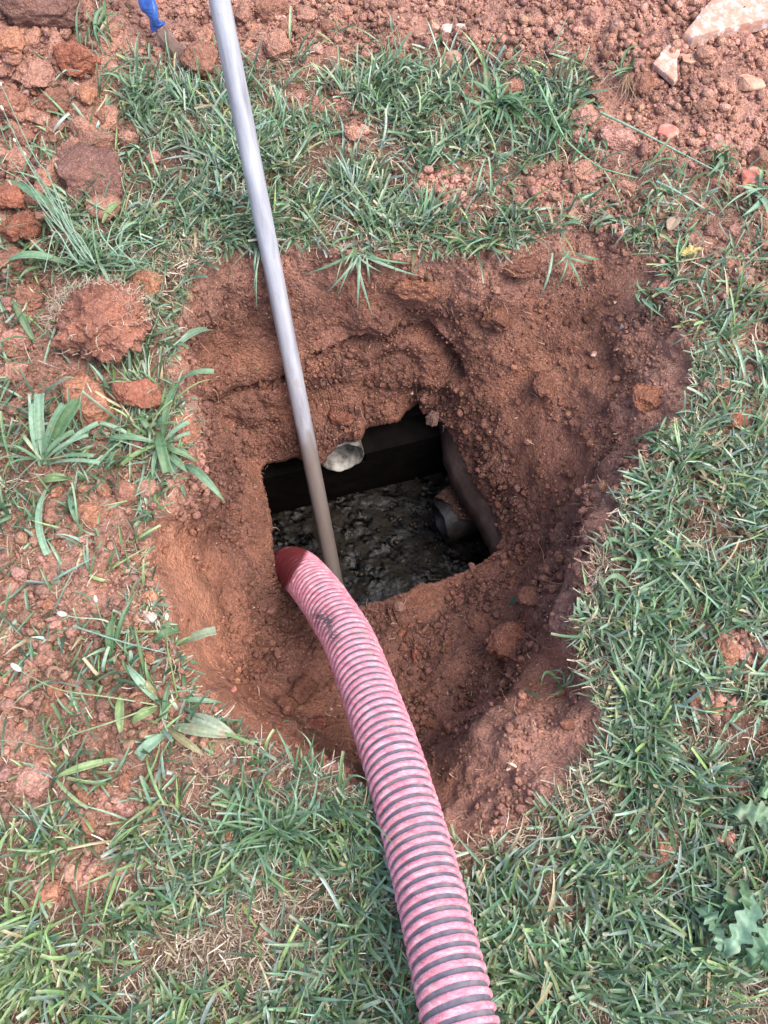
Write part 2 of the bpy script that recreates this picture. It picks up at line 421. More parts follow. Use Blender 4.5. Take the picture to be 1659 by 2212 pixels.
# soil crumbs
cn = perlin(P*[1, 1, 1.0], 11, 31); cn2 = perlin(P, 4, 33)
wc_out = outside*np.clip(c_, 0, 1)**1.6*np.clip(.65+1.1*cn, .06, 2)
flatp = np.clip(N[:, 2], 0, 1)
wc_pit = inpit*(1-cut)*(.45+.9*flatp**2)*np.clip(.6+1.3*cn, .05, 2)*.8*(sidx > 5)
wcr = (wc_out+wc_pit)*wide
parts = [scatter_rocks(wcr, 95000, .0014, .0050, 1, 1.2), scatter_rocks(wcr*np.clip(.5+2*cn2, .05, 2), 20000, .0035, .0105, 2, 2.0)]
parts.append(scatter_rocks(outside*np.clip((c_-.72)*4, 0, 1)*wide*np.clip(.6+2*cn, .1, 2), 6000, .006, .016, 2, 2.2))
V, F, C = merge(parts)
o = mesh('soil_crumbs', V, F, M_SOIL, col=C); tag(o, 'loose red clay crumbs strewn over the bare soil and grass', 'soil crumbs', kind='stuff')
scattered_clods = outside*(np.clip((c_-.75)*4, 0, 1))*inframe

# ------------------------------------------------------------------ grass
def blades(Q, phi, L, Wd, a0, a1, kap, tw, C, seg=5, cut_tip=.5, fold=.25):
    n = len(Q); t = np.linspace(0, 1, seg+1)
    al = a0[:, None]+(a1-a0)[:, None]*t[None]; ph = phi[:, None]+kap[:, None]*t[None]
    T = np.stack([np.sin(al)*np.cos(ph), np.sin(al)*np.sin(ph), np.cos(al)], -1)
    st = (L/seg)[:, None, None]*(T[:, :-1]+T[:, 1:])/2
    cpos = np.concatenate([np.zeros((n, 1, 3)), np.cumsum(st, 1)], 1)+Q[:, None, :]
    side = np.stack([-np.sin(ph), np.cos(ph), 0*ph], -1); nn = np.cross(T, side)
    tt = tw[:, None]*(.4+.6*t[None]); sd_ = side*np.cos(tt)[..., None]+nn*np.sin(tt)[..., None]; n2_ = np.cross(sd_, T)
    ct = (rng.random(n) < cut_tip)
    wp = np.where(ct[:, None], .55+.45*np.minimum(1, t*3)[None]-.12*t[None], np.clip((.5+.5*np.minimum(1, t*3.5))*(1-t**2.6), .04, 1)[None])
    h = (Wd[:, None]*wp/2)[..., None]
    Lf = cpos-sd_*h; Rt = cpos+sd_*h; Md = cpos+n2_*h*fold*2
    V = np.stack([Lf, Md, Rt], 2).reshape(n, -1, 3)
    f = gridfaces(seg+1, 3); F = (f[None]+(np.arange(n)*(seg+1)*3)[:, None, None]).reshape(-1, 4)
    Cc_ = np.repeat(C[:, None, :], (seg+1)*3, 1)*(1+.18*(np.repeat(t, 3)[None, :, None]-.4))
    tip = np.repeat(t, 3) > .9
    Cc_[:, tip] = np.where(ct[:, None, None], Cc_[:, tip]*.5+np.array([.34, .30, .18])*.5, Cc_[:, tip])
    return V.reshape(-1, 3), F, np.clip(Cc_.reshape(-1, 3), .005, .9)
pal = np.array([[.085, .145, .060], [.135, .215, .130], [.095, .175, .095], [.17, .25, .095], [.19, .27, .21], [.045, .09, .045]])
def gcol(n, X_, Y_):
    lx = np.clip((500-X_)/600, 0, 1)*np.clip((Y_-1500)/500, 0, 1)     # yellower turf bottom left, stronger sun put into the blade colour
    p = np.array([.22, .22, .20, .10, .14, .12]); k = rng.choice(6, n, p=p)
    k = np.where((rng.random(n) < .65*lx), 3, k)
    C = pal[k]*(.7+1.05*rng.random((n, 1))**1.3)*(1+.06*rng.normal(size=(n, 3)))
    dryb = rng.random(n) < .045; C[dryb] = np.array([.36, .30, .17])*(.7+.6*rng.random((dryb.sum(), 1)))
    return C
gn = perlin(P*[1, 1, 0], 13, 41); gn2 = perlin(P*[1, 1, 0], 33, 42); gn3 = perlin(P*[1, 1, 0], 6, 43)
lip = outside*(sidx < NIN+7)*inframe
bare = np.clip((PX > 1180)*(PX < 1290)*(PY > 440)*(PY < 560)*1.0+(PX > 960)*(PX < 1130)*(PY > 1650), 0, 1)
wg = outside*np.clip(g_, 0, 1)**1.25*np.clip(.72+1.3*gn+.9*gn2*(1.3-g_)+.5*gn3, .01, 2.2)
wg = wg*wide+lip*(g_ > .12)*.35*(1-bare)
tc = C0
def make_grass(n, w, Lr, Wr, hang=False):
    i, Q = pick(w, n)
    phi = rng.random(n)*2*math.pi; L = Lr[0]+(Lr[1]-Lr[0])*rng.random(n)**1.3; Wd = Wr[0]+(Wr[1]-Wr[0])*rng.random(n)
    fl = perlin(Q*[1, 1, 0], 5, 51)*math.pi*1.3                         # locally combed
    phi = np.where(rng.random(n) < .45, fl+rng.normal(size=n)*.7, phi)
    a0 = R(15)+R(50)*rng.random(n); a1 = np.minimum(a0+R(20)+R(45)*rng.random(n), R(97))
    nl = (sidx[i] < NIN+9)
    inw = np.arctan2(tc[1]-Q[:, 1], tc[0]-Q[:, 0])
    over = nl & (rng.random(n) < np.where(PY[i] < 640, .6, .28)); L = np.where(nl & (PY[i] > 640), L*.6, L)
    phi = np.where(over, inw+rng.normal(size=n)*.7, phi); a1 = np.where(over, R(95)+R(45)*rng.random(n), a1)
    kap = rng.normal(size=n)*.45; tw = rng.normal(size=n)*.5
    C = gcol(n, PX[i], PY[i]); Q[:, 2] -= .002
    return blades(Q, phi, L, Wd, a0, a1, kap, tw, C, cut_tip=.3)
V, F, C = merge([make_grass(62000, wg, (.022, .062), (.0030, .0070)), make_grass(22000, wg, (.05, .10), (.0030, .0062)),
                 make_grass(16000, wg*(g_ > .5), (.02, .045), (.0018, .003))])
o = mesh('lawn_grass', V, F, M_GRASS, col=C); tag(o, 'short mown green lawn grass growing round the pit', 'grass', kind='stuff')
# dead thatch
sp = .25+spot(500,1960,120,130)*2.2+spot(450,570,90,50)*2.5+spot(620,2100,150,120)+spot(1250,1500,40,200)+spot(300,2150,150,60)+spot(1550,2150,120,60)*1.6+spot(1290,1230,40,120)+spot(1180,1720,80,50)*1.5+spot(500,1700,150,60)*.6
n = 70000; i, Q = pick(outside*np.clip(g_*1.4, 0, 1)*sp*wide+lip*(g_ > .1)*.5, n)
th = rng.random(n)
C = np.where(th[:, None] < .5, np.array([[.46, .37, .28]]), np.where(th[:, None] < .64, np.array([[.68, .60, .50]]), np.array([[.20, .14, .10]])))*(.55+.75*rng.random((n, 1)))
a0 = R(50)+R(40)*rng.random(n)
V, F, C = blades(Q+[0, 0, .002], rng.random(n)*6.283, (.01+.035*rng.random(n)**1.5), .0007+.0016*rng.random(n), a0, a0+R(15)*rng.normal(size=n), rng.normal(size=n)*.7, rng.normal(size=n)*.8, C, seg=3, cut_tip=.8)
o = mesh('dead_thatch', V, F, M_DRY, col=C); tag(o, 'bleached dead grass thatch lying between the green blades', 'thatch', kind='stuff')
# clippings and straw bits lying on the soil
n = 1500; i, Q = pick((inpit*flatp**2*(sidx > 8)*.8+outside*c_*.8)*inframe, n)
C = np.where(rng.random((n, 1)) < .33, np.array([[.07, .14, .06]]), np.array([[.46, .35, .25]]))*(.6+.7*rng.random((n, 1)))
a0 = R(78)+R(14)*rng.random(n)
V, F, C = blades(Q+[0, 0, .003], rng.random(n)*6.283, .006+.016*rng.random(n)**2, .0008+.0016*rng.random(n)**2, a0, a0, rng.normal(size=n)*.9, rng.normal(size=n)*.4, C, seg=3)
o = mesh('grass_clippings', V, F, M_DRY, col=C); tag(o, 'scattered straw bits and clippings on bare red soil', 'clippings', kind='stuff')

# fine roots dangling from the turf edge and out of the soil
def tubes(paths, rad, nside=4):
    V, F, off = [], [], 0
    for p, r0 in zip(paths, rad):
        p = np.asarray(p); m = len(p); T = nrm(np.gradient(p, axis=0)); up = np.array([.3, .2, 1.]); s1 = nrm(np.cross(T, up)); s2 = np.cross(T, s1)
        a = np.arange(nside)/nside*2*math.pi; rr = (r0*np.linspace(1, .45, m))[:, None, None] if np.isscalar(r0) else np.asarray(r0)[:, None, None]
        V.append((p[:, None, :]+rr*(np.cos(a)[None, :, None]*s1[:, None, :]+np.sin(a)[None, :, None]*s2[:, None, :])).reshape(-1, 3))
        F.append(gridfaces(m, nside, True, off)); off += m*nside
    return np.concatenate(V), np.concatenate(F)
n = 1100; i, Q = pick(((inpit*(P[:, 2] > -.12)*(1-oc))*1.0+outside*c_*.10+inpit*.12)*inframe, n)
paths, rads, cols = [], [], []
for k in range(n):
    q_ = Q[k]; nn = N[i[k]]; L = .010+.045*random.random()**2; dirv = nrm(rng.normal(size=3)*[.8, .8, .5]+nn*.7+[0, 0, -.5 if inpit[i[k]] else .2]); pts = [q_-nn*.002]
    for s_ in range(6):
        dirv = nrm(dirv+rng.normal(size=3)*.38+[0, 0, -.12]); pts.append(pts[-1]+dirv*L/6)
    paths.append(pts); rads.append(.00035+.0005*random.random()); cols.append(np.array([.50, .30, .20])*(.6+.7*random.random()))
V, F = tubes(paths, rads, 3); C = np.repeat(np.array(cols), 7*3, 0)
o = mesh('fine_roots', V, F, M_DRY, col=C); tag(o, 'hair thin tan roots poking out of the pit walls', 'roots', kind='stuff')

# ------------------------------------------------------------------ septic tank under the opening
ZS = -.72
m, n, l, b = mat('concrete_damp_shaded', .95, .1)
n1_ = noise(n, l, 9, 6, .7); n2_ = noise(n, l, 70, 4, .7)
r1_ = ramp(n, l, n1_.outputs['Fac'], [(.3, (.045, .034, .03)), (.55, (.11, .075, .06)), (.75, (.19, .15, .13))])
l.new(mix(n, l, (.004, .004, .004), mix(n, l, r1_.outputs[0], n2_.outputs['Color'], .18, 'OVERLAY'), attr(n, 'side').outputs['Fac']), b.inputs['Base Color']); bump(n, l, b, n2_.outputs['Fac'], .5, .004); M_CONC = m  # black mixed in off the right edge: painted shade in the slab recess
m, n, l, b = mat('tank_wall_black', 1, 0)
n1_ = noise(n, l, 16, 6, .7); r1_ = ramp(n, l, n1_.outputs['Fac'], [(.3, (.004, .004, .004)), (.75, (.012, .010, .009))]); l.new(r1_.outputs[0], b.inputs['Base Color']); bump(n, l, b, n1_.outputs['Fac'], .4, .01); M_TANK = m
bl, br = U(590, 1110, ZS), U(985, 1010, ZS)
u = nrm((br-bl)*[1, 1, 0]); v = np.array([u[1], -u[0], 0])              # u along the far wall, v towards the camera
cor = [bl-u*.30+v*0, br+u*.20, br+u*.20+v*.75, bl-u*.30+v*.75]
tank = empty('septic_tank', tuple((sum(cor)/4)*[1, 1, 0]+[0, 0, -1.1]))
tag(tank, 'buried concrete septic tank, black inside, seen through the broken opening at the pit bottom', 'septic tank')
tl = np.array(tank.location)
def wallbox(p, q, nn, z0, z1, t):
    a = [p, q, q+nn*t, p+nn*t]; V = [[*x[:2], z0] for x in a]+[[*x[:2], z1] for x in a]
    F = np.array([[0, 3, 2, 1], [4, 5, 6, 7], [0, 1, 5, 4], [1, 2, 6, 5], [2, 3, 7, 6], [3, 0, 4, 7]]); return np.array(V)-tl, F
pc = U(744, 999, -.50); t0 = float((pc-cor[0])@u)
for a_, b_, z0, z1, th_ in ((0, np.linalg.norm(cor[1]-cor[0]), -1.1, -.556, .07), (0, t0-.056, -.5555, -.515, .07), (t0+.056, np.linalg.norm(cor[1]-cor[0]), -.5555, -.515, .07)):
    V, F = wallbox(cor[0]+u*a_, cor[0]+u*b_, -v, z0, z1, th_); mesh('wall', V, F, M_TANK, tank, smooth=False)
V, F = wallbox(cor[0]-v*.24, cor[1]-v*.24, -v, -1.1, -.40, .03); mesh('wall', V, F, M_TANK, tank, smooth=False)  # unseen box added behind the far wall, blocks light through the pipe gap
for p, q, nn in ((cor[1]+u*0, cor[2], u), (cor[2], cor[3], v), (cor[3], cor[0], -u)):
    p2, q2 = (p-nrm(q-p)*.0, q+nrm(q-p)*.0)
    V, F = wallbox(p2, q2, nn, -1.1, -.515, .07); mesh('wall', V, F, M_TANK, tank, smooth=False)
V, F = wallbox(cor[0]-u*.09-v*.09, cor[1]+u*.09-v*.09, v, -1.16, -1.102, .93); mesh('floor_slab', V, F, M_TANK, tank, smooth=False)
# cover slab with the broken hole: top ring, hole edge, underside
sl = slice(None, None, 6); th6 = TH[sl]
rr = circ(rO, 14)[sl].copy()
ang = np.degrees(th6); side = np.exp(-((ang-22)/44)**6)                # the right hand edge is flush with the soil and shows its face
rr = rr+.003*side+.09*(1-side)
def ringv(r_, z_): return np.stack([C0[0]+r_*np.cos(th6), C0[1]+r_*np.sin(th6), 0*th6+z_], 1)
def rect_r():
    out = []
    for t in th6:
        d_ = np.array([math.cos(t), math.sin(t), 0]); best = 9
        for a_, b_ in ((cor[0]-u*.07-v*.07, -v), (cor[1]+u*.07-v*.07, u), (cor[2]+u*.07+v*.07, v), (cor[3]-u*.07+v*.07, -u)):
            den = d_@b_
            if den > 1e-6: best = min(best, (a_-np.array([*C0, 0]))@b_/den)
        out.append(best)
    return np.array(out)
ro_ = rect_r(); inner = rr
und = .02*(1-side)
V = np.concatenate([ringv(ro_, -.425), ringv(inner, -.428), ringv(inner-.006*side, -.44), ringv(inner-.020*side, -.47), ringv(inner-.032*side, -.505), ringv(inner-.010*side, -.514), ringv(ro_, -.514)])-tl
V[2*len(th6):5*len(th6)] += (perlin(V[2*len(th6):5*len(th6)], 40, 3)*.0025)[:, None]*[1, 1, .3]
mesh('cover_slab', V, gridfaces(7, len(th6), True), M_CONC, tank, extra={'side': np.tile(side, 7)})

# sludge
m, n, l, b = mat('sludge', .3, .25)
n1_ = noise(n, l, 17, 8, .8, dist=.15); n2_ = noise(n, l, 95, 5, .75); n3_ = noise(n, l, 7, 3, .5)
r1_ = ramp(n, l, n1_.outputs['Fac'], [(.40, (.001, .001, .001)), (.50, (.006, .0045, .003)), (.62, (.018, .013, .007)), (.78, (.034, .027, .020))])
r2_ = ramp(n, l, n2_.outputs['Fac'], [(.35, (.35, .35, .35)), (.6, (1.1, 1.1, 1.1))])
l.new(mix(n, l, r1_.outputs[0], r2_.outputs[0], 1, 'MULTIPLY'), b.inputs['Base Color'])
r3_ = ramp(n, l, n1_.outputs['Fac'], [(.42, (.07, .07, .07)), (.56, (.75, .75, .75))]); l.new(r3_.outputs[0], b.inputs['Roughness'])
bump(n, l, b, n2_.outputs['Fac'], .45, .004); M_SLUDGE = m
nu, nv = 260, 220
a = np.linspace(.003, 1, nu); 
e1 = cor[1]-cor[0]; e2 = cor[3]-cor[0]
gu, gv = np.meshgrid(np.linspace(.002, .998, nu), np.linspace(.002, .998, nv), indexing='ij')
Q = cor[0]+gu[..., None]*e1+gv[..., None]*e2; Q = Q.reshape(-1, 3); Q[:, 2] = ZS
sx, sy, _ = proj(Q)
lumps = perlin(Q, 9, 1)*.006+perlin(Q, 31, 2)*.0045+np.maximum(perlin(Q, 75, 3), 0)*.008*np.clip(.5+2*perlin(Q, 12, 7), 0, 1.4)+perlin(Q, 150, 5)*.0016
wet = np.clip(np.exp(-(((sx-900)/60)**2+((sy-1120)/60)**2))+np.exp(-(((sx-800)/60)**2+((sy-1310)/40)**2)), 0, 1)
Q[:, 2] += lumps*(1-.75*wet)-.006*wet
o = mesh('sludge', Q-tl*0, gridfaces(nu, nv), M_SLUDGE); tag(o, kind='structure'); 
if o.data.polygons[0].normal.z < 0: o.data.flip_normals()

# floating solids
n_ = 1500; gx, gy = rng.random(n_), rng.random(n_); Qs = cor[0]+gx[:, None]*e1+gy[:, None]*e2; Qs[:, 2] = ZS+.002
keep = perlin(Qs, 9, 66) > -.05; Qs = Qs[keep]; parts = []; bs_ = [chunk(1, 300+k, planes=4, rough=.25) for k in range(8)]; Rm = rotm(len(Qs)); ss = .002+.008*rng.random(len(Qs))**2.5
for k in range(8):
    m_ = np.arange(k, len(Qs), 8); V, F = bs_[k]; nv_ = len(V)
    W_ = np.einsum('nij,vj->nvi', Rm[m_], V)*ss[m_][:, None, None]*[1, 1, .5]+Qs[m_][:, None, :]
    parts.append((W_.reshape(-1, 3), (F[None]+(np.arange(len(m_))*nv_)[:, None, None]).reshape(-1, 3), np.repeat(np.array([[.022, .016, .010]])*(.4+1.3*rng.random((len(m_), 1))), nv_, 0)))
V, F, C = merge(parts); m, n, l, b = mat('scum', .5, .3); l.new(attr(n, 'Col').outputs['Color'], b.inputs['Base Color'])
o = mesh('scum', V, F, m, col=C); tag(o, 'small brown solids floating on the black sludge in the tank', 'scum', kind='stuff')
# inlet and outlet pipes
def pipe(name, c, axis, L, ro, ri, mt, parent=None, ns=48, tilt=0.0):   # tilt sets the upper lip back
    axis = nrm(np.array(axis, float)); up = np.array([0, 0, 1.]); s1 = nrm(np.cross(axis, up)); s2 = np.cross(s1, axis)
    aa = np.arange(ns)/ns*2*math.pi; prof = [(ri, L), (ri, 0.002), (ri+.001, 0), (ro-.001, 0), (ro, .002), (ro, L)]; V = []
    for r_, d_ in prof:
        for t in aa:
            jag = .0015*math.sin(5*t+1)+.001*math.sin(11*t) if d_ < .01 else 0
            V.append(c+axis*(d_+jag+(tilt*(r_*math.sin(t)+ro) if d_ < .01 else 0))+r_*(math.cos(t)*s1+math.sin(t)*s2))
    return mesh(name, np.array(V), gridfaces(6, ns, True), mt, parent)
m, n, l, b = mat('pvc_dirty', .5, .5)
n1_ = noise(n, l, 34, 5, .7); r1_ = ramp(n, l, n1_.outputs['Fac'], [(.36, (.04, .033, .03)), (.50, (.20, .19, .17)), (.64, (.32, .31, .29)), (.78, (.42, .41, .39))]); l.new(r1_.outputs[0], b.inputs['Base Color']); bump(n, l, b, n1_.outputs['Fac'], .3, .003); M_PVC = m
o = pipe('inlet_pipe', pc-[0,.0,0], -v+np.array([0, 0, .10]), .22, .053, .049, M_PVC, tilt=.22); place(o, pc)
tag(o, 'white plastic inlet pipe end poking out under the far edge of the opening', 'pipe')
oc2 = U(950, 1128, -.60); ax = nrm(u*1.0-v*.12+[0, 0, .02])
m, n, l, b = mat('old_pipe_soiled', .55, .4)
n1_ = noise(n, l, 30, 5, .7); r1_ = ramp(n, l, n1_.outputs['Fac'], [(.38, (.005, .005, .005)), (.55, (.016, .013, .013)), (.75, (.045, .030, .024))]); l.new(r1_.outputs[0], b.inputs['Base Color']); bump(n, l, b, n1_.outputs['Fac'], .5, .006); M_PIPE2 = m
outp = pipe('outlet_pipe', oc2, ax, .24, .056, .047, M_PIPE2); place(outp, oc2)
tag(outp, 'grey outlet pipe stub with soil on top at right side of the opening', 'pipe')

# ------------------------------------------------------------------ curves
def spline(pts, step):
    p = np.array(pts, float); p = np.concatenate([[2*p[0]-p[1]], p, [2*p[-1]-p[-2]]]); out = []
    for i in range(1, len(p)-2):
        p0, p1, p2, p3 = p[i-1:i+3]
        for t in np.linspace(0, 1, 40, endpoint=False):
            out.append(.5*((2*p1)+(-p0+p2)*t+(2*p0-5*p1+4*p2-p3)*t*t+(-p0+3*p1-3*p2+p3)*t**3))
    out.append(p[-2]); out = np.array(out); 
    for _ in range(6): out[1:-1] = (out[:-2]+2*out[1:-1]+out[2:])/4
    s = np.concatenate([[0], np.cumsum(np.linalg.norm(np.diff(out, axis=0), axis=1))])
    ss = np.arange(0, s[-1], step); return np.stack([np.interp(ss, s, out[:, k]) for k in range(3)], 1), ss
def frames(p):
    T = nrm(np.gradient(p, axis=0)); n0 = nrm(np.cross(T[0], [0, 0, 1.])); Ns = [n0]
    for i in range(1, len(p)):
        q_ = Ns[-1]-T[i]*(Ns[-1]@T[i]); Ns.append(q_/np.linalg.norm(q_))
    Ns = np.array(Ns); return T, Ns, np.cross(T, Ns)

# ------------------------------------------------------------------ suction hose
HR = .0475
hp = [(606, 1250, -.86), (607, 1243, -.72), (611, 1234, -.58), (626, 1227, -.47), (650, 1237, -.385), (690, 1283, -.285), (724, 1334, -.22), (759, 1395, -.16), (806, 1520, -.075), (848, 1640, -.01), (884, 1760, .035), (917, 1880, .072), (955, 2040, .118), (994, 2212, .155), (1035, 2400, .17), (1080, 2640, .12), (1140, 2950, .06)]
hpts = [U(*q_) for q_ in hp]
hc, hs = spline(hpts, .0012)
T_, N_, B_ = frames(hc)
hose = empty('suction_hose', tuple(hpts[9])); hl = np.array(hose.location)
tag(hose, 'thick pink and grey ribbed suction hose running from the grass down into the tank', 'hose')
aa = np.arange(48)/48*2*math.pi
def rad_dir(idx_f, th):
    k = np.clip(idx_f, 0, len(hc)-1.001); i0 = k.astype(int); f = (k-i0)[:, None]
    c = hc[i0]*(1-f)+hc[i0+1]*f; n_ = nrm(N_[i0]*(1-f)+N_[i0+1]*f); b_ = nrm(B_[i0]*(1-f)+B_[i0+1]*f); t_ = nrm(T_[i0]*(1-f)+T_[i0+1]*f)
    return c, np.cos(th)[:, None]*n_+np.sin(th)[:, None]*b_, t_
m, n, l, b = mat('hose_grey_pvc', .42, .5)
n1_ = noise(n, l, 60, 4, .6); r1_ = ramp(n, l, n1_.outputs['Fac'], [(.3, (.085, .078, .10)), (.52, (.14, .13, .16)), (.64, (.20, .17, .18)), (.72, (.26, .17, .13))]); l.new(r1_.outputs[0], b.inputs['Base Color']); M_HG = m
m, n, l, b = mat('hose_pink_rib', .8, .25)
P_ = n.new('ShaderNodeTexCoord').outputs['Object']
mp = n.new('ShaderNodeMapping'); mp.inputs['Scale'].default_value = (1, 3.0, 3.0); l.new(P_, mp.inputs[0])
n1_ = noise(n, l, 34, 6, .75, mp.outputs[0]); n2_ = noise(n, l, 190, 4, .7, mp.outputs[0]); n3_ = noise(n, l, 60, 3, .8, mp.outputs[0], 1.0)
n4_ = noise(n, l, 11, 2, .5)
r1_ = ramp(n, l, n1_.outputs['Fac'], [(.28, (.44, .10, .14)), (.42, (.55, .20, .26)), (.56, (.63, .31, .37)), (.72, (.76, .54, .56))])
r2_ = ramp(n, l, n2_.outputs['Fac'], [(.3, (.8, .72, .74)), (.7, (1.12, 1.16, 1.14))])
c = mix(n, l, r1_.outputs[0], r2_.outputs[0], 1, 'MULTIPLY')
r3_ = ramp(n, l, n3_.outputs['Fac'], [(.655, (0, 0, 0)), (.70, (1, 1, 1))]); c = mix(n, l, c, (.52, .045, .07), r3_.outputs[0])
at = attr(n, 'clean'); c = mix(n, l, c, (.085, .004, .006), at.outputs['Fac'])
at2 = attr(n, 'smut'); s2_ = n.new('ShaderNodeMath'); s2_.operation = 'MULTIPLY'; r5_ = ramp(n, l, n3_.outputs['Fac'], [(.42, (0, 0, 0)), (.55, (1, 1, 1))]); l.new(at2.outputs['Fac'], s2_.inputs[0]); l.new(r5_.outputs[0], s2_.inputs[1]); c = mix(n, l, c, (.05, .045, .05), s2_.outputs[0])
mud = noise(n, l, 16, 7, .8); mr_ = ramp(n, l, mud.outputs['Fac'], [(.56, (0, 0, 0)), (.66, (.55, .55, .55))]); c = mix(n, l, c, (.33, .19, .15), mr_.outputs[0])
l.new(c, b.inputs['Base Color']); bump(n, l, b, n2_.outputs['Fac'], .6, .0016); M_HP = m
k = np.arange(0, len(hc), 3); V = (hc[k][:, None, :]+(HR-.0032)*(np.cos(aa)[None, :, None]*N_[k][:, None, :]+np.sin(aa)[None, :, None]*B_[k][:, None, :])).reshape(-1, 3)-hl
mesh('hose_wall', V, gridfaces(len(k), 48, True), M_HG, hose)
PITCHM = .0153; turns = (hs[-1]-.03)/PITCHM; ntt = int(turns*40); tt = np.arange(ntt)/40
sw = np.array([-.50, -.47, -.40, -.28, -.10, .10, .28, .40, .47, .50])*PITCHM*.57; hh = np.array([-.0040, -.0016, -.0004, .0002, .0004, .0004, .0002, -.0004, -.0018, -.0042])
rib, cl, sm = [], [], []
for s_, h_ in zip(sw, hh):
    S_ = .015+tt*PITCHM+s_; c, rd, _ = rad_dir(S_/.0012, tt*2*math.pi); w_ = c+rd*(HR+h_)[None].T if False else c+rd*(HR+h_)
    rib.append(w_)
rib = np.stack(rib, 1); rv = rib.reshape(-1, 3)
arc = np.repeat(.015+tt*PITCHM, 10); rxp, ryp, _ = proj(rv)
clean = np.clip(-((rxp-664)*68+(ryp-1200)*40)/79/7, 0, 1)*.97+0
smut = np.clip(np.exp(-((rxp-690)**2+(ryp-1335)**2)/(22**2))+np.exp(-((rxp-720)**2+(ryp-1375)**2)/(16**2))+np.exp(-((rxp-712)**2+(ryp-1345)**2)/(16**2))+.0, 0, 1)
rv = rv+(perlin(rv, 60, 4)*.0012)[:, None]*nrm(rv-np.repeat(rad_dir((.015+tt*PITCHM)/.0012, tt*0)[0], 10, 0))
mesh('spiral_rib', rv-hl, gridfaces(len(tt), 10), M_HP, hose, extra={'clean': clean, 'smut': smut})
HPX = proj(hc)

# ------------------------------------------------------------------ metal pole
PZA, PZB = -.675, .375
pa, pb = U(724, 1256, PZA), U(474, 0, PZB)
dirp = nrm(pb-pa); Lp = np.linalg.norm(pb-pa)*1.55; p0 = pa-dirp*.06
m, n, l, b = mat('galvanised_pole', .45, .5); b.inputs['Metallic'].default_value = .2
P_ = n.new('ShaderNodeTexCoord').outputs['Object']; mp = n.new('ShaderNodeMapping'); mp.inputs['Scale'].default_value = (1, 1, .12); l.new(P_, mp.inputs[0])
n1_ = noise(n, l, 45, 5, .65, mp.outputs[0]); n2_ = noise(n, l, 14, 4, .6); n3_ = noise(n, l, 240, 2, .6)
r1_ = ramp(n, l, n1_.outputs['Fac'], [(.3, (.22, .22, .25)), (.45, (.33, .335, .37)), (.6, (.42, .43, .47)), (.75, (.56, .58, .61))])
sep = n.new('ShaderNodeSeparateXYZ'); l.new(P_, sep.inputs[0])
mr = n.new('ShaderNodeMapRange'); mr.inputs['From Min'].default_value = .58; mr.inputs['From Max'].default_value = .36; l.new(sep.outputs[2], mr.inputs[0])
ad = n.new('ShaderNodeMath'); ad.operation = 'MULTIPLY_ADD'; l.new(n1_.outputs['Fac'], ad.inputs[0]); ad.inputs[1].default_value = 1.6; ad.inputs[2].default_value = -.8
ad2 = n.new('ShaderNodeMath'); l.new(ad.outputs[0], ad2.inputs[0]); l.new(mr.outputs[0], ad2.inputs[1]); ad2.use_clamp = True
r4_ = ramp(n, l, ad2.outputs[0], [(.40, (0, 0, 0)), (.52, (.6, .6, .6)), (.75, (.85, .85, .85))])
c = mix(n, l, r1_.outputs[0], (.17, .13, .105), r4_.outputs[0])
rust = ramp(n, l, n2_.outputs['Fac'], [(.62, (0, 0, 0)), (.72, (.4, .4, .4))]); c = mix(n, l, c, (.30, .20, .15), rust.outputs[0])
dk = ramp(n, l, n3_.outputs['Fac'], [(.24, (.7, .7, .7)), (.30, (0, 0, 0))]); c = mix(n, l, c, (.10, .10, .11), dk.outputs[0])
l.new(c, b.inputs['Base Color']); rr_ = ramp(n, l, n1_.outputs['Fac'], [(.3, (.45, .45, .45)), (.7, (.62, .62, .62))]); l.new(rr_.outputs[0], b.inputs['Roughness']); M_POLE = m
aa = np.arange(40)/40*2*math.pi; V = []
zz = [0, 0.0005, .002]+list(np.linspace(.02, Lp, 60))
for q_ in zz:
    rr0 = .0170 if q_ == 0 else .0188
    V += [[rr0*math.cos(t), rr0*math.sin(t), q_] for t in aa]
V = [[.015*math.cos(t), .015*math.sin(t), .03] for t in aa]+V
pole = mesh('metal_pole', np.array(V), gridfaces(len(zz)+1, 40, True), M_POLE)
pole.location = Vector(p0); pole.rotation_euler = Vector(dirp).to_track_quat('Z', 'Y').to_euler()
tag(pole, 'long galvanised metal pole leaning over the far rim into the tank, muddy at its foot', 'pole')

# ------------------------------------------------------------------ blue digging blade at the top left
m, n, l, b = mat('blue_paint', .35, .5)
n1_ = noise(n, l, 42, 6, .75); n2_ = noise(n, l, 160, 4, .7)
r1_ = ramp(n, l, n1_.outputs['Fac'], [(.3, (.02, .05, .19)), (.6, (.04, .12, .40))])
r2_ = ramp(n, l, n1_.outputs['Fac'], [(.60, (0, 0, 0)), (.68, (.8, .8, .8))]); c = mix(n, l, r1_.outputs[0], (.17, .09, .07), r2_.outputs[0])
l.new(c, b.inputs['Base Color']); bump(n, l, b, n2_.outputs['Fac'], .2, .001); M_BLUE = m
m, n, l, b = mat('worn_steel_muddy', .5, .5); b.inputs['Metallic'].default_value = .25
n1_ = noise(n, l, 38, 6, .75); r1_ = ramp(n, l, n1_.outputs['Fac'], [(.3, (.12, .075, .06)), (.55, (.22, .14, .11)), (.75, (.38, .30, .28))]); l.new(r1_.outputs[0], b.inputs['Base Color']); M_STEEL = m
bt = [(312, -210, .22), (309, -90, .15), (312, -20, .11), (322, 20, .085), (340, 56, .06), (362, 88, .04), (386, 116, .012), (404, 140, -.015)]
bpts = []
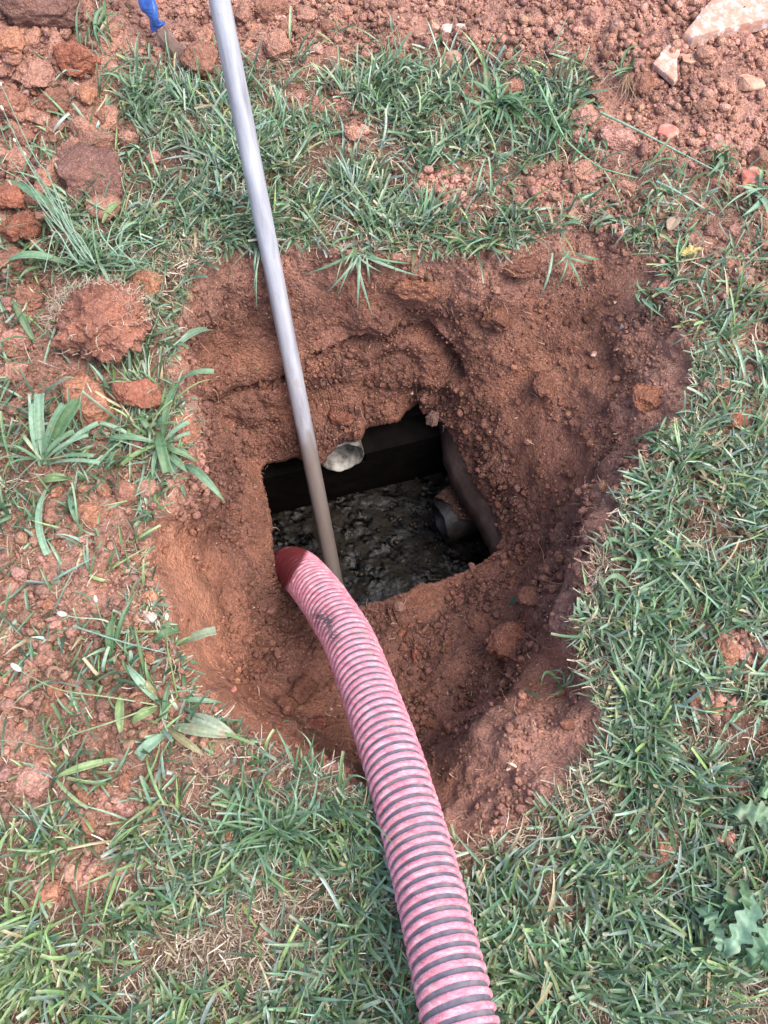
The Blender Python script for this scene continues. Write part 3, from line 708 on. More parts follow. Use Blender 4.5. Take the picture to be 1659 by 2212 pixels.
for x_, y_, h_ in bt:
    g0, _ = surf(max(x_, 0), max(y_, -60)); bpts.append(U(x_, y_, g0[2]+h_))
bc, bs = spline(bpts, .004); Tb, Nb, Bb = frames(bc)
blade = empty('digging_blade', tuple(bpts[-1])); tag(blade, 'curved blue painted steel blade of a digging tool stuck in a clod', 'tool'); bl0 = np.array(blade.location)
def bar(i0, i1, name, mt, gap=0):
    hw, ht = .018, .008; cs = [(-hw, -ht*.6), (-hw*.96, -ht), (hw*.5, -ht), (hw, -ht*.2), (hw, ht*.4), (hw*.35, ht), (-hw*.9, ht*.7), (-hw, ht*.3)]
    V = []
    nn = nrm(np.cross(Tb, np.array([-.55, -.25, 1.])[None])); bb = np.cross(nn, Tb)
    for i in range(i0, i1):
        f = 1 - .25*max(0, (i-len(bc)*.75)/(len(bc)*.25))
        for a_, h_ in cs: V.append(bc[i]+nn[i]*a_*f+bb[i]*(h_))
    n_ = i1-i0; F = [gridfaces(n_, 8, True)]; V = np.array(V)-bl0
    caps = np.array([[0, 1, 2, 3], [0, 3, 4, 7], [4, 5, 6, 7]]); F.append(np.concatenate([caps, caps+8*(n_-1)]))
    return mesh(name, V, F, mt, blade, smooth=False)
py_b = proj(bc)[1]; kk = int(np.argmin(np.abs(py_b-62)))
bar(0, kk+1, 'painted_shank', M_BLUE); bar(kk+1, len(bc), 'bare_tip', M_STEEL)

# ------------------------------------------------------------------ clods, stones
def soilcol(V, base, seed, var=.18):
    q_ = perlin(V, 2.5, seed % 50)+.6*perlin(V, 8, seed % 37); return np.clip(np.array(base)[None]*(1+var*q_[:, None]*[1, 1.05, 1.15]), .01, .9)
DRY = (.48, .255, .185); ORG = (.49, .235, .145); PUR = (.27, .145, .115); PINK = (.56, .30, .235); DMP = (.25, .115, .076); BRN = (.36, .18, .125)
def clod(x, y, s, label, base=DRY, asp=(1, .9, .7), rot=0, lump=.12, rough=.16, sub=4, sink=.25, name='soil_clod', cat='clod', m_=None, planes=7, group=None, seed=None, tiltx=0):
    seed = seed or int(x*7+y*13) % 9999+1
    p, nn = surf(x, y); r_ = .5*s*proj(p)[2]/FPX
    V, F = chunk(sub, seed, asp=(1, 1, 1), planes=planes, rough=rough, lump=lump)
    V = V/np.abs(V).max(0); V = V*np.array(asp)*r_
    c_a, s_a = math.cos(R(rot)), math.sin(R(rot)); V = V@np.array([[c_a, s_a, 0], [-s_a, c_a, 0], [0, 0, 1]])
    if tiltx: ct, st_ = math.cos(R(tiltx)), math.sin(R(tiltx)); V = V@np.array([[1, 0, 0], [0, ct, st_], [0, -st_, ct]])
    o = mesh(name, V, F, m_ or M_SOIL, col=soilcol(V/r_, base, seed))
    up = r_*asp[2]*(1-2*sink)
    # keep the centre on the photographed line of sight
    c = U(x, y, p[2]+max(up, .1*r_)); o.location = Vector(c)
    tag(o, label, cat, group); return o
CL = [
 (75, 20, 215, 'large dark maroon clod cut off by the top left corner', PUR, (1.0, .62, .5), -5, .16),
 (185, 385, 172, 'large rounded purple brown clod lying on grass below the spoil, left of the pole', PUR, (1, 1, .62), 0, .12),
 (185, 862, 180, 'long smooth orange clay clod lying diagonally below the sod ball', ORG, (1.0, .48, .4), -52, .06),
 (298, 848, 118, 'angular brick red clod beside the long orange clay clod', (.42, .17, .11), (1, .72, .6), -35, .08),
 (318, 612, 100, 'flat orange clod behind the right shoulder of the sod ball', ORG, (.8, .9, .5), 20, .10),
 (272, 1062, 66, 'larger brown clod of the joined pair at the left rim of the pit', BRN, (1, 1, .7), 0, .14),
 (320, 1050, 56, 'smaller clod touching the right side of the brown clod at the left rim', DRY, (.8, 1, .7), 0, .14),
 (187, 1115, 76, 'blocky orange clod below the plantain with cut leaves', ORG, (1, .9, .7), 10, .12),
 (293, 962, 56, 'purple crumbly clod wedged between the leaves of the left rim plantain', PUR, (.8, 1.1, .6), 10, .16),
 (210, 938, 32, 'small round red clod between the two plantains', DRY, (1, .9, .7), 0, .08),
 (400, 925, 84, 'orange clay lump slumping over the left rim behind plantain leaves', ORG, (.8, 1, .5), 15, .1),
 (112, 1112, 56, 'low dusty clod at the foot of the plantain with cut leaves', BRN, (1, .9, .5), 0, .14),
 (60, 1682, 112, 'big flat pinkish round clod near the lower left edge', PINK, (1, .9, .42), 0, .18),
 (108, 1932, 66, 'bright orange oblong clod on the lower left lawn', ORG, (1, .72, .6), 35, .10),
 (493, 1812, 42, 'orange clod on the lawn at the tuft of long blades', ORG, (.9, .95, .65), 0, .08),
 (432, 1800, 34, 'pale pink clod half sunk in grass beside the orange one', PINK, (1, .8, .5), 0, .08),
 (222, 1860, 60, 'crumbly red clod at the head of the small spill on the lower left lawn', DRY, (1, .8, .5), 10, .2),
 (275, 300, 46, 'round clod on the grass just above right of the large purple clod', DRY, (1, .9, .75), 0, .1),
 (332, 340, 36, 'small clod alone in the grass between purple clod and pole', PINK, (1, .95, .7), 0, .14),
 (165, 128, 108, 'jagged red clod standing in the top left spoil', (.40, .16, .10), (.95, .8, .65), -30, .14),
 (205, 150, 60, 'smaller jagged clod leaning on the right of the jagged red one', DRY, (1, .8, .6), 20, .14),
 (28, 92, 78, 'pale orange lump below the maroon corner clod', ORG, (1, 1, .6), 0, .12),
 (70, 165, 96, 'broad lumpy clod in the middle of the left spoil heap', DRY, (1, .9, .55), -20, .2),
 (20, 222, 80, 'brown clod on the left edge of the spoil heap', BRN, (1, .9, .6), 0, .18),
 (110, 225, 96, 'rough clod with a shadowed hollow in the left spoil heap', BRN, (1, .8, .6), 20, .22),
 (190, 205, 66, 'knobbly pale clod on the right slope of the left spoil heap', ORG, (.8, 1, .6), 10, .18),
 (182, 280, 74, 'arched clod just above the large purple clod', DRY, (1, .7, .7), -25, .14),
 (222, 245, 60, 'crumbly clod beside broad grass on the spoil slope', BRN, (.9, 1, .6), 0, .2),
 (42, 345, 76, 'rounded lump above the striped leaf on the left edge', DRY, (1, .85, .6), 0, .16),
 (52, 300, 60, 'lump in the spoil under the long thin stalks', BRN, (1, .85, .6), 0, .18),
 (22, 425, 84, 'red clod on the left edge beside the striped leaf', (.38, .15, .095), (1, .9, .6), 0, .14),
 (45, 492, 90, 'dark red clod under the thin stalks at left edge', (.33, .135, .085), (1, .85, .6), 15, .14),
 (18, 560, 70, 'rough clod at left edge under the long pale leaf', BRN, (1, .9, .6), 0, .16),
 (78, 528, 34, 'small clod beside the tuft of thin stalks', DRY, (1, .9, .7), 0, .1),
 (60, 640, 84, 'loose clod left of the sod ball', BRN, (1, .8, .5), 10, .2),
 (35, 735, 84, 'flat pinkish clod on the left edge level with the sod ball foot', PINK, (1, .6, .45), -5, .14),
 (30, 800, 70, 'crumbly clod at left edge above the cut plantain', DRY, (1, .8, .45), 0, .2),
 (436, 132, 96, 'brown clod holding the tip of the blue blade', BRN, (1, .95, .7), -20, .14),
 (437, 76, 56, 'clod between the blue blade and the pole', DRY, (1, .8, .65), 0, .12),
 (330, 166, 30, 'small pale pink clod under the blue blade', PINK, (1, .75, .6), 0, .04),
 (522, 32, 60, 'tall clod touching the right side of the pole at the top', DRY, (.8, 1.1, .6), 0, .12),
 (585, 22, 88, 'wide crumbly clod at the top edge right of the pole', BRN, (1, .7, .6), 0, .2),
 (600, 98, 84, 'rough clod with a white chip right of the pole', DRY, (.8, 1, .6), 0, .18),
 (655, 32, 58, 'rounded clod at the top edge, right of the wide crumbly one', DRY, (1, .8, .6), 0, .14),
 (706, 58, 44, 'small rounded clod second in the row at the top centre', BRN, (1, .9, .6), 0, .14),
 (740, 22, 46, 'clod at the top edge in the centre of the photo', DRY, (1, .9, .6), 0, .14),
 (685, 108, 36, 'pink flat clod above the grass at the top centre', PINK, (1, .8, .5), 0, .05),
 (642, 210, 30, 'pink clod alone in grass right of the pole', PINK, (1, .9, .6), 0, .1),
 (765, 287, 50, 'crumbly clod on the grass above the far rim', DRY, (.9, 1, .5), 0, .25),
 (1015, 203, 52, 'dark lumpy clod pressed on the broad leaves at top centre', BRN, (1, .8, .6), -25, .25),
 (1045, 226, 40, 'small dark clod right of the lumpy one in the broad leaves', BRN, (.9, 1, .6), 0, .2),
 (1112, 190, 64, 'brown clod at the foot of the smooth spoil ridge above the broad leaves', BRN, (1, .7, .6), 20, .12),
 (1260, 252, 76, 'pale crumbly clod at the start of the long green stem', PINK, (1, .75, .6), 0, .2),
 (1255, 296, 54, 'smooth pale clod just below the pale crumbly one', PINK, (1, .6, .5), 0, .1),
 (1330, 300, 98, 'wide crumbly clod under the long green stem', PINK, (1, .6, .45), -25, .24),
 (1262, 368, 88, 'spread of crumbly clay below the first green stem', DRY, (1, .7, .35), 5, .28),
 (1350, 402, 52, 'clod at the lower end of the shorter green stem', DRY, (1, .9, .5), 0, .2),
 (1388, 176, 78, 'wedge shaped brown clod beside the uprooted tuft', BRN, (.55, 1, .6), -15, .06),
 (1290, 206, 52, 'clod left of the uprooted tuft roots', BRN, (1, .9, .6), 0, .14),
 (1284, 160, 48, 'narrow clod standing left of the uprooted tuft', DRY, (.55, 1, .6), 10, .1),
 (1413, 182, 34, 'ochre clod between wedge clod and white shard', ORG, (1, .8, .6), 0, .16),
 (1525, 118, 50, 'clod with a root stub right of the oval pale stone', DRY, (1, .85, .6), 0, .16),
 (1612, 98, 42, 'rounded clod near the right edge below the concrete slab', DRY, (.9, 1, .6), 0, .12),
 (1535, 500, 48, 'purple crumbly clod above the yellow dead leaf', PUR, (1, .8, .5), 0, .2),
 (1588, 497, 44, 'pink rounded clod right of the purple crumbly one', PINK, (1, .8, .5), 0, .12),
 (1648, 345, 64, 'big round brown clod cut by the right edge', BRN, (1, 1, .7), 0, .08),
 (1590, 908, 50, 'red crumbly clod on the right lawn strip', (.40, .155, .09), (1, .9, .6), 0, .2),
 (1612, 606, 38, 'rounded clod in the sparse grass on the right edge', DRY, (.9, 1, .6), 0, .1),
 (1523, 838, 42, 'paler clod of the touching two on the right strip', DRY, (1, .9, .6), 0, .16),
 (1562, 834, 48, 'longer clod of the touching two on the right strip', ORG, (1, .55, .5), 25, .16),
 (1650, 628, 40, 'clod cut by the right edge beside sparse grass', DRY, (1, .9, .6), 0, .12),
 (1572, 1402, 70, 'crumbly orange mound core on the right lawn', ORG, (.8, 1, .5), 10, .3),
 (1545, 1528, 46, 'orange clod on the right lawn below the crumbly mound', ORG, (1, .6, .5), 10, .2),
 (1510, 1512, 50, 'crumbly spread left of the orange clod on the right lawn', ORG, (1, .6, .35), 30, .3),
 (1432, 1832, 34, 'ochre crumb clump in the dense lower right lawn', ORG, (.8, 1, .5), 0, .3),
 (1560, 1815, 34, 'small clump on the lower right lawn near the lobed leaf', DRY, (.9, 1, .5), 0, .3),
 (612, 1524, 58, 'clod on the near pit floor left of the hose', DMP, (1, .8, .7), -20, .14),
 (656, 1492, 78, 'large damp clod leaning against the hose in the pit', DMP, (1, .85, .7), 30, .14),
 (688, 1562, 52, 'flat red clod touching the left side of the hose', (.27, .10, .07), (1, .65, .5), 0, .04),
 (598, 1570, 26, 'small clod at the near wall of the pit, left of the hose', DMP, (1, .9, .6), 0, .1),
 (560, 1440, 40, 'clod on the left slope of the pit floor', DMP, (1, .9, .5), 0, .16),
 (1106, 1388, 120, 'big smooth lump of clay on the near right of the pit', (.30, .13, .085), (1, .8, .5), 10, .14),
 (1150, 1290, 70, 'clay lump on the right slope above the smooth lump', DMP, (1, .8, .4), 0, .16),
 (900, 1412, 30, 'brick red flake on the pit floor right of the hose', (.42, .14, .10), (.7, 1, .35), -20, .0),
 (872, 1400, 26, 'crumbly clod beside the brick red flake', DMP, (1, .9, .6), 0, .14),
 (868, 1370, 24, 'small orange clod behind the brick red flake', (.32, .13, .075), (1, .8, .6), 20, .1),
 (862, 1312, 30, 'whitish brown clod at the near lip of the opening', (.36, .2, .15), (1, .9, .7), 0, .2),
 (736, 902, 60, 'clay lump hanging over the inlet pipe', (.24, .10, .065), (1, .6, .6), -10, .2),
 (935, 905, 46, 'damp clod at the far right corner of the opening', (.15, .08, .06), (.7, 1, .6), 0, .25),
 (1080, 690, 90, 'rounded clay bulge on the far wall of the pit', DMP, (1, .8, .5), 0, .16),
 (1180, 830, 80, 'clay bulge on the right wall of the pit', DMP, (.8, 1, .4), 0, .14),
 (900, 620, 110, 'pale clay bulge jutting from the far wall below the turf', (.33, .15, .095), (1, .6, .5), 0, .2),
 (1120, 575, 100, 'brown root filled bulge under the turf at the far rim', (.24, .115, .08), (1, .6, .5), 0, .25),
 (1400, 860, 90, 'clay bulge at the right rim of the pit', (.30, .13, .08), (.8, 1, .4), 20, .16),
]
for i_, (x, y, s_, lb, base, asp, rot, lump) in enumerate(CL):
    clod(x, y, s_, lb, base, asp, rot, lump, sub=5 if s_ > 75 else 4, sink=.38 if asp[2] <= .5 else .26)
# soil on the outlet pipe
V, F = chunk(4, 77, planes=4, rough=.2, lump=.25); V = V*[.082, .05, .028]
o = mesh('soil_clod', V, F, M_SOIL, col=soilcol(V*20, (.085, .045, .032), 5)); o.location = Vector(oc2+ax*.085+[0, 0, .046]); tag(o, 'dark damp soil heaped on the outlet pipe stub in the tank', 'clod')
# small clods, one object each, shared shapes
shapes = [chunk(3, 900+k, asp=(1, .85, .7), planes=6, rough=.2, lump=.12) for k in range(12)]
def small(region, n_, smin, smax, label, group, base=DRY):
    w = region*A; w[~near] = 0; cdf = np.cumsum(w); idx = np.searchsorted(cdf, rng.random(n_)*cdf[-1]); mes = {}
    for k in range(n_):
        i = idx[k]; v_ = int(rng.integers(0, 12)); r_ = smin+(smax-smin)*rng.random()**1.8
        if v_ not in mes:
            V, F = shapes[v_]; o = mesh('soil_clod', V, F, M_SOIL, col=soilcol(V, np.array(base)*(.85+.3*rng.random()), v_+3)); mes[v_] = o
        else:
            o = mes[v_].copy(); COL.objects.link(o)
        o.scale = (r_, r_*(.8+.3*rng.random()), r_*.85); o.rotation_euler = (rng.normal()*.3, rng.normal()*.3, rng.random()*6.28)
        o.location = Vector(P[i]+N[i]*r_*.3); tag(o, label, 'clod', group)
def box(x0, x1, y0, y1): return ((PX > x0)*(PX < x1)*(PY > y0)*(PY < y1)).astype(float)
small(outside*box(0, 260, 0, 560)*c_, 50, .017, .040, 'small clay clod scattered on the top left spoil heap', 'small clods on the top left spoil heap')
small(outside*box(260, 800, 0, 170)*c_**2, 26, .009, .022, 'small clay clod in the crumbs along the top edge, left half', 'small clods along the top edge, left half')
small(outside*box(800, 1659, 0, 480)*c_**2, 46, .008, .019, 'small clay clod in the crumbly spoil at the top right', 'small clods in the top right spoil')
small(outside*box(1400, 1659, 480, 1000)*c_**2, 14, .008, .015, 'small clay clod between sparse grass on the right strip', 'small clods on the right strip')
small(outside*box(0, 440, 1050, 1800)*c_**2, 36, .008, .018, 'small orange clay clod among the weeds left of the pit', 'small clods left of the pit', ORG)
small(inpit*box(420, 1250, 1300, 1660)*flatp**3*(sidx > 10), 22, .006, .013, 'small damp clod on the near floor of the pit', 'small clods on the near pit floor', DMP)

# sod ball with root fringe
p_, _ = surf(215, 700); r0 = .5*222*proj(p_)[2]/FPX; sc_ = U(215, 692, p_[2]+r0*.42)
sod = empty('sod_ball', tuple(sc_*[1, 1, 0]+[0, 0, p_[2]])); tag(sod, 'big crumbly sod ball with tan root fringe left of the pit', 'sod'); so = np.array(sod.location)
V, F = chunk(6, 4242, asp=(1, 1, .8), planes=3, rough=.12, lump=.34); V += nrm(V)*((.5-worley(V+9, 11, 4))*.11)[:, None]
V = V/np.abs(V).max(0)*[r0, r0*.93, r0*.62]; mesh('soil_mass', V+sc_-so, F, M_SOIL, sod, col=soilcol(V/r0, (.36, .165, .115), 8, .3))
paths, rads, cols = [], [], []
for k in range(420):
    t = random.uniform(-.3, 3.5) if random.random() < .75 else random.uniform(0, 6.28); el = random.uniform(-.2, 1.0); dv = np.array([math.cos(t)*math.cos(el), math.sin(t)*math.cos(el), math.sin(el)])
    q_ = sc_+dv*[r0*.93, r0*.86, r0*.55]; L = .008+.03*random.random()**1.6; dd = dv.copy(); pts = [q_-so]
    for s_ in range(5): dd = nrm(dd+rng.normal(size=3)*.8); pts.append(pts[-1]+dd*L/5)
    paths.append(pts); rads.append(.0003+.0006*random.random()); cols.append(np.array([.66, .52, .40])*(.6+.6*random.random()))
V, F = tubes(paths, rads, 3); o = mesh('root_fringe', V, F, M_DRY, sod, col=np.repeat(np.array(cols), 18, 0))

# stones and concrete
def stone_mat(name, a_, b_, c_2):
    m, n, l, b = mat(name, .8, .3); P2 = n.new('ShaderNodeTexCoord').outputs['Object']
    n1_ = noise(n, l, 45, 6, .75, P2); n2_ = noise(n, l, 180, 3, .6, P2)
    r_ = ramp(n, l, n1_.outputs['Fac'], [(.40, a_), (.53, b_), (.64, c_2)]); l.new(r_.outputs[0], b.inputs['Base Color']); bump(n, l, b, n2_.outputs['Fac'], .6, .002); return m
M_WHITE = stone_mat('whitewashed_concrete', (.42, .22, .16), (.50, .32, .25), (.80, .76, .75))
M_TAN = stone_mat('tan_stone', (.33, .18, .12), (.44, .26, .18), (.52, .34, .26))
M_PALE = stone_mat('pale_stone', (.48, .30, .24), (.62, .48, .42), (.74, .68, .66))
M_PINKS = stone_mat('pink_stone', (.42, .14, .10), (.52, .20, .15), (.60, .30, .24))
ST = [(964, 62, 42, 'tan white shard above the triangular stone', M_PALE, (.65, 1, .3), -25), (1000, 58, 34, 'bluish white flat chip at the top centre', M_PALE, (1, .6, .25), -20), (978, 126, 70, 'triangular brown stone at the edge of the top centre grass', M_TAN, (1, .9, .6), 0),
 (1314, 80, 48, 'brown angular stone half buried in the top right spoil', M_TAN, (.8, 1, .5), -15), (1490, 133, 50, 'oval pale stone right of the white shard', M_TAN, (1, .75, .5), 10), (1620, 180, 78, 'flat oblong stone near the right edge in the top right spoil', M_TAN, (1, .6, .4), 8),
 (1436, 290, 58, 'pink red stone above the long green stem', M_PINKS, (1, .9, .5), 0), (1622, 382, 52, 'pink red angular stone in grass near the right edge', M_PINKS, (1, .9, .6), 20), (937, 60, 34, 'brown pebble left of the tan white shard', M_TAN, (.8, 1, .6), 0),
 (326, 1333, 38, 'pink white quartz stone left of the pit', M_PALE, (1, .9, .6), 0), (296, 1334, 30, 'brown pebble touching the quartz stone', M_TAN, (1, .8, .6), 0), (506, 1490, 18, 'small pink pebble on the left pit floor', M_PINKS, (.8, 1, .5), 0), (715, 1531, 9, 'tiny white chip at the left side of the hose', M_WHITE, (.9, 1, .6), 0),
 (1282, 764, 24, 'white flat chip in the right wall of the pit', M_WHITE, (1, .6, .3), 10), (1328, 653, 9, 'tiny white pebble high on the right wall', M_WHITE, (1, 1, .6), 0), (1333, 753, 10, 'tiny white pebble right of the flat chip', M_WHITE, (1, 1, .6), 0), (1345, 705, 18, 'small tan pebble on the right wall of the pit', M_PALE, (.8, 1, .6), 0),
 (590, 74, 18, 'white quartz chip on the rough clod right of the pole', M_WHITE, (1, .8, .5), 0), (1548, 568, 20, 'grey pebble beside the yellow dead leaf', M_WHITE, (1, .9, .5), 0), (1100, 1660, 16, 'pale chip on the shelf of the pit near the hose', M_PALE, (1, .6, .4), 30), (890, 850, 10, 'tiny grey chip at far side above the opening', M_PALE, (1, .8, .5), 0)]
for x, y, s_, lb, mt, asp, rot in ST:
    o = clod(x, y, s_, lb, (.5, .3, .25), asp, rot, 0.0, rough=.05, sub=4, sink=.3, name='stone', cat='stone', m_=mt, planes=16)
def slab(pts, h, t, label, cat, name, mt, seed, par=None):
    P0 = np.array([U(x, y, h) for x, y in pts]); Q = []
    for i in range(len(P0)):
        a_, b_ = P0[i], P0[(i+1) % len(P0)]
        for q_ in np.linspace(0, 1, 14, endpoint=False): Q.append(a_+(b_-a_)*q_)
    Q = np.array(Q); c = Q.mean(0); Q += (perlin(Q, 60, seed)*.003)[:, None]*nrm(Q-c); n_ = len(Q); V = []
    for f, z in ((1.0, -t), (1.01, -t*.5), (1.0, -.002), (.985, 0)): V.append(c+(Q-c)*f+[0, 0, z])
    for f in (.8, .6, .4, .2, .02): W_ = c+(Q-c)*f; W_[:, 2] += perlin(W_, 25, seed)*.004; V.append(W_)
    V = np.concatenate(V); o = mesh(name, V, gridfaces(9, n_, True), mt, smooth=True); place(o, c); tag(o, label, cat); return o
hz = surf(1560, 30)[0][2]
slab([(1478, 70), (1552, -20), (1600, -90), (1760, -90), (1760, 40), (1665, 38), (1600, 52), (1545, 66), (1500, 78)], hz+.02, .03, 'large whitewashed broken concrete slab in the top right corner', 'concrete slab', 'concrete_slab', M_WHITE, 3)
hz = surf(1440, 130)[0][2]
slab([(1411, 135), (1440, 98), (1468, 84), (1474, 100), (1462, 130), (1464, 172), (1458, 176)], hz+.014, .013, 'white painted concrete shard left of the oval pale stone', 'concrete shard', 'concrete_shard', M_WHITE, 5)

# ------------------------------------------------------------------ weeds
def leaf(parent, b_, t_, wpx, arch=.02, bh=0.0, th=.02, kind='strap', colr=(.09, .17, .08), name='leaf', seg_=16, bend=0.0, curl=0.0, mt=None, cut_=False):
    p0_, _ = surf(*b_); g1, _ = surf(*t_)
    a_ = U(b_[0], b_[1], p0_[2]+bh); z_ = (g1[2] if abs(g1[2]-p0_[2]) < .15 else p0_[2])+th; e_ = U(t_[0], t_[1], z_)
    t = np.linspace(0, 1, seg_+1); d_ = e_-a_; sd0 = nrm(np.cross(d_, [0, 0, 1.]))
    c = a_+d_*t[:, None]+np.array([0, 0, 1.])*(arch*4*t*(1-t))[:, None]+sd0*(bend*4*t*(1-t))[:, None]
    T = nrm(np.gradient(c, axis=0)); sd_ = nrm(np.cross(T, [0, 0, 1.])+1e-6); up = np.cross(sd_, T)
    w = wpx*proj(a_)[2]/FPX/2
    if kind == 'strap': pr = np.clip(.35+.65*np.minimum(1, t*2.2), 0, 1)*(1 if cut_ else 1)*np.where(t > .75, (np.sqrt(np.clip(1-((t-.75)/.25)**2, 0.0, 1)) if not cut_ else 1.0), 1)
    elif kind == 'lance': pr = np.clip(np.sin(np.pi*np.clip(t*.93+.07, 0, 1))**.8, .05, 1)
    elif kind == 'blade': pr = np.clip((.6+.4*np.minimum(1, t*3))*(1-t**2.2), .04, 1)
    else: pr = np.clip(np.sin(np.pi*(t*.9+.08))**.7, .05, 1)*(1+.42*np.sin(t*31+b_[0])*np.minimum(1, 2*t)*(1-.3*t))
    ncr = 7; V = []; sig = np.linspace(-1, 1, ncr)
    tw = curl*t
    for j in sig:
        rip = .10*w*np.cos(j*9.4) if kind in ('strap', 'lance') else 0
        h_ = .28*w*abs(j)**1.3*np.ones_like(t)*np.cos(tw*2)+rip
        if kind == 'lobed': h_ = h_+.22*w*np.sin(t*17+j*2)
        side_v = sd_*np.cos(tw)[:, None]+up*np.sin(tw)[:, None]
        V.append(c+side_v*(j*w*pr)[:, None]+up*h_[:, None])
    V = np.stack(V, 1).reshape(-1, 3); ox = np.array(parent.location)
    C = np.array(colr)[None]*(1+.14*perlin(V, 60, 2)[:, None]); mid = np.tile(np.abs(sig) < .1, seg_+1); C = C*(1+.25*mid[:, None])
    br = np.clip(perlin(V, 45, 9)*4-1.6, 0, 1)[:, None]*.6; C = C*(1-br)+np.array([.26, .17, .10])*br
    return mesh(name, V-ox, gridfaces(seg_+1, ncr), mt or M_LEAF, parent, col=np.clip(C, .01, .8))
def stalk(parent, pts, rpx=2.0, colr=(.20, .27, .13), head=None, name='stalk', mt=None):
    q_ = []
    for x, y, h_ in pts:
        g0, _ = surf(max(min(x, 1655), 2), max(y, 3)); q_.append(U(x, y, g0[2]+h_))
    sp_, _ = spline(q_, .004); r_ = rpx*proj(sp_[:1])[2][0]/FPX
    V, F = tubes([sp_], [r_], 6); ox = np.array(parent.location) if parent is not None else np.zeros(3)
    o = mesh(name, V-ox, F, mt or M_LEAF, parent, col=np.clip(np.array(colr)*(1+.15*perlin(V, 80, 3)[:, None]), .01, .9))
    if head:
        V2, F2 = chunk(3, 33, planes=0, rough=.1); d_ = nrm(sp_[-1]-sp_[-4]); s1 = nrm(np.cross(d_, [0, 0, 1.])); s2 = np.cross(s1, d_)
        hw = head*proj(sp_[:1])[2][0]/FPX
        V2 = sp_[-1]+V2[:, :1]*d_*hw*2.2+V2[:, 1:2]*s1*hw+V2[:, 2:3]*s2*hw
        mesh('seed_head', V2-ox, F2, M_DRY, o, col=np.tile([.62, .58, .50], (len(V2), 1)))
    return o
def plant(name, b_, label, cat='weed', group=None):
    p_, _ = surf(*b_); o = empty(name, tuple(p_)); tag(o, label, cat, group); return o
G1 = (.13, .23, .13); G2 = (.19, .30, .20); G3 = (.09, .165, .075); G4 = (.19, .27, .11)
# A: plantain with cut leaves
pl = plant('plantain_plant', (92, 1000), 'plantain with upright square cut leaves at the left edge below the long orange clod')
for t_, w, k, c, cu in (((86, 851), 22, 'strap', G2, True), ((70, 872), 14, 'strap', G2, True), ((138, 873), 16, 'strap', G1, True), ((172, 862), 34, 'strap', G3, False), ((48, 938), 8, 'strap', (.3, .36, .22), True), ((212, 914), 12, 'strap', G2, True),
                     ((202, 985), 9, 'strap', G1, True), ((160, 932), 12, 'strap', G1, True), ((116, 908), 15, 'strap', G3, True), ((190, 940), 10, 'strap', G2, True), ((20, 960), 8, 'blade', G1, False), ((215, 1000), 9, 'strap', G2, True), ((15, 1010), 9, 'blade', G3, False)):
    leaf(pl, (92+random.uniform(-10, 14), 1000+random.uniform(-8, 8)), t_, w, .015, .004, random.uniform(.05, .085) if t_[1] < 900 else random.uniform(.025, .05), k, c, cut_=cu)
leaf(pl, (105, 1050), (103, 1198), 15, .012, .01, .012, 'strap', G2, bend=.012, cut_=True)
leaf(pl, (150, 1065), (172, 1142), 13, .012, .01, .008, 'lance', G1)
leaf(pl, (92, 1040), (152, 1036), 22, .012, .01, .02, 'lance', G4)
# B: plantain on the left rim
pl = plant('plantain_plant', (348, 965), 'plantain sprawling over the left rim of the pit with one leaf hanging inside')
for b2, t_, w, a_, th, k, c in (((350, 968), (404, 1077), 17, .02, .015, 'lance', G1), ((345, 930), (362, 1020), 22, .02, .02, 'strap', G3), ((400, 1005), (486, 1085), 18, .03, .01, 'lance', G1), ((362, 980), (405, 1022), 16, .01, .02, 'lance', G1),
     ((350, 962), (408, 912), 11, .01, .035, 'strap', G2), ((352, 965), (436, 932), 9, .012, .03, 'strap', G2), ((345, 960), (240, 947), 14, .015, .02, 'strap', G1), ((352, 950), (392, 825), 17, .03, .03, 'lance', G3), ((300, 950), (216, 913), 9, .01, .03, 'strap', G2),
     ((348, 960), (264, 1004), 11, .012, .015, 'strap', G4), ((388, 822), (462, 803), 13, .012, .02, 'strap', G1), ((385, 748), (452, 712), 24, .015, .025, 'strap', G2), ((366, 882), (464, 818), 5, .02, .03, 'blade', G4), ((352, 940), (372, 850), 10, .02, .03, 'lance', G1),
     ((340, 965), (430, 1000), 14, .015, .02, 'lance', G3), ((330, 940), (300, 900), 12, .015, .02, 'lance', G3), ((345, 960), (330, 1040), 10, .015, .01, 'lance', G1)):
    leaf(pl, b2, t_, w, a_, .004, th, k, c, cut_=(k == 'strap'))
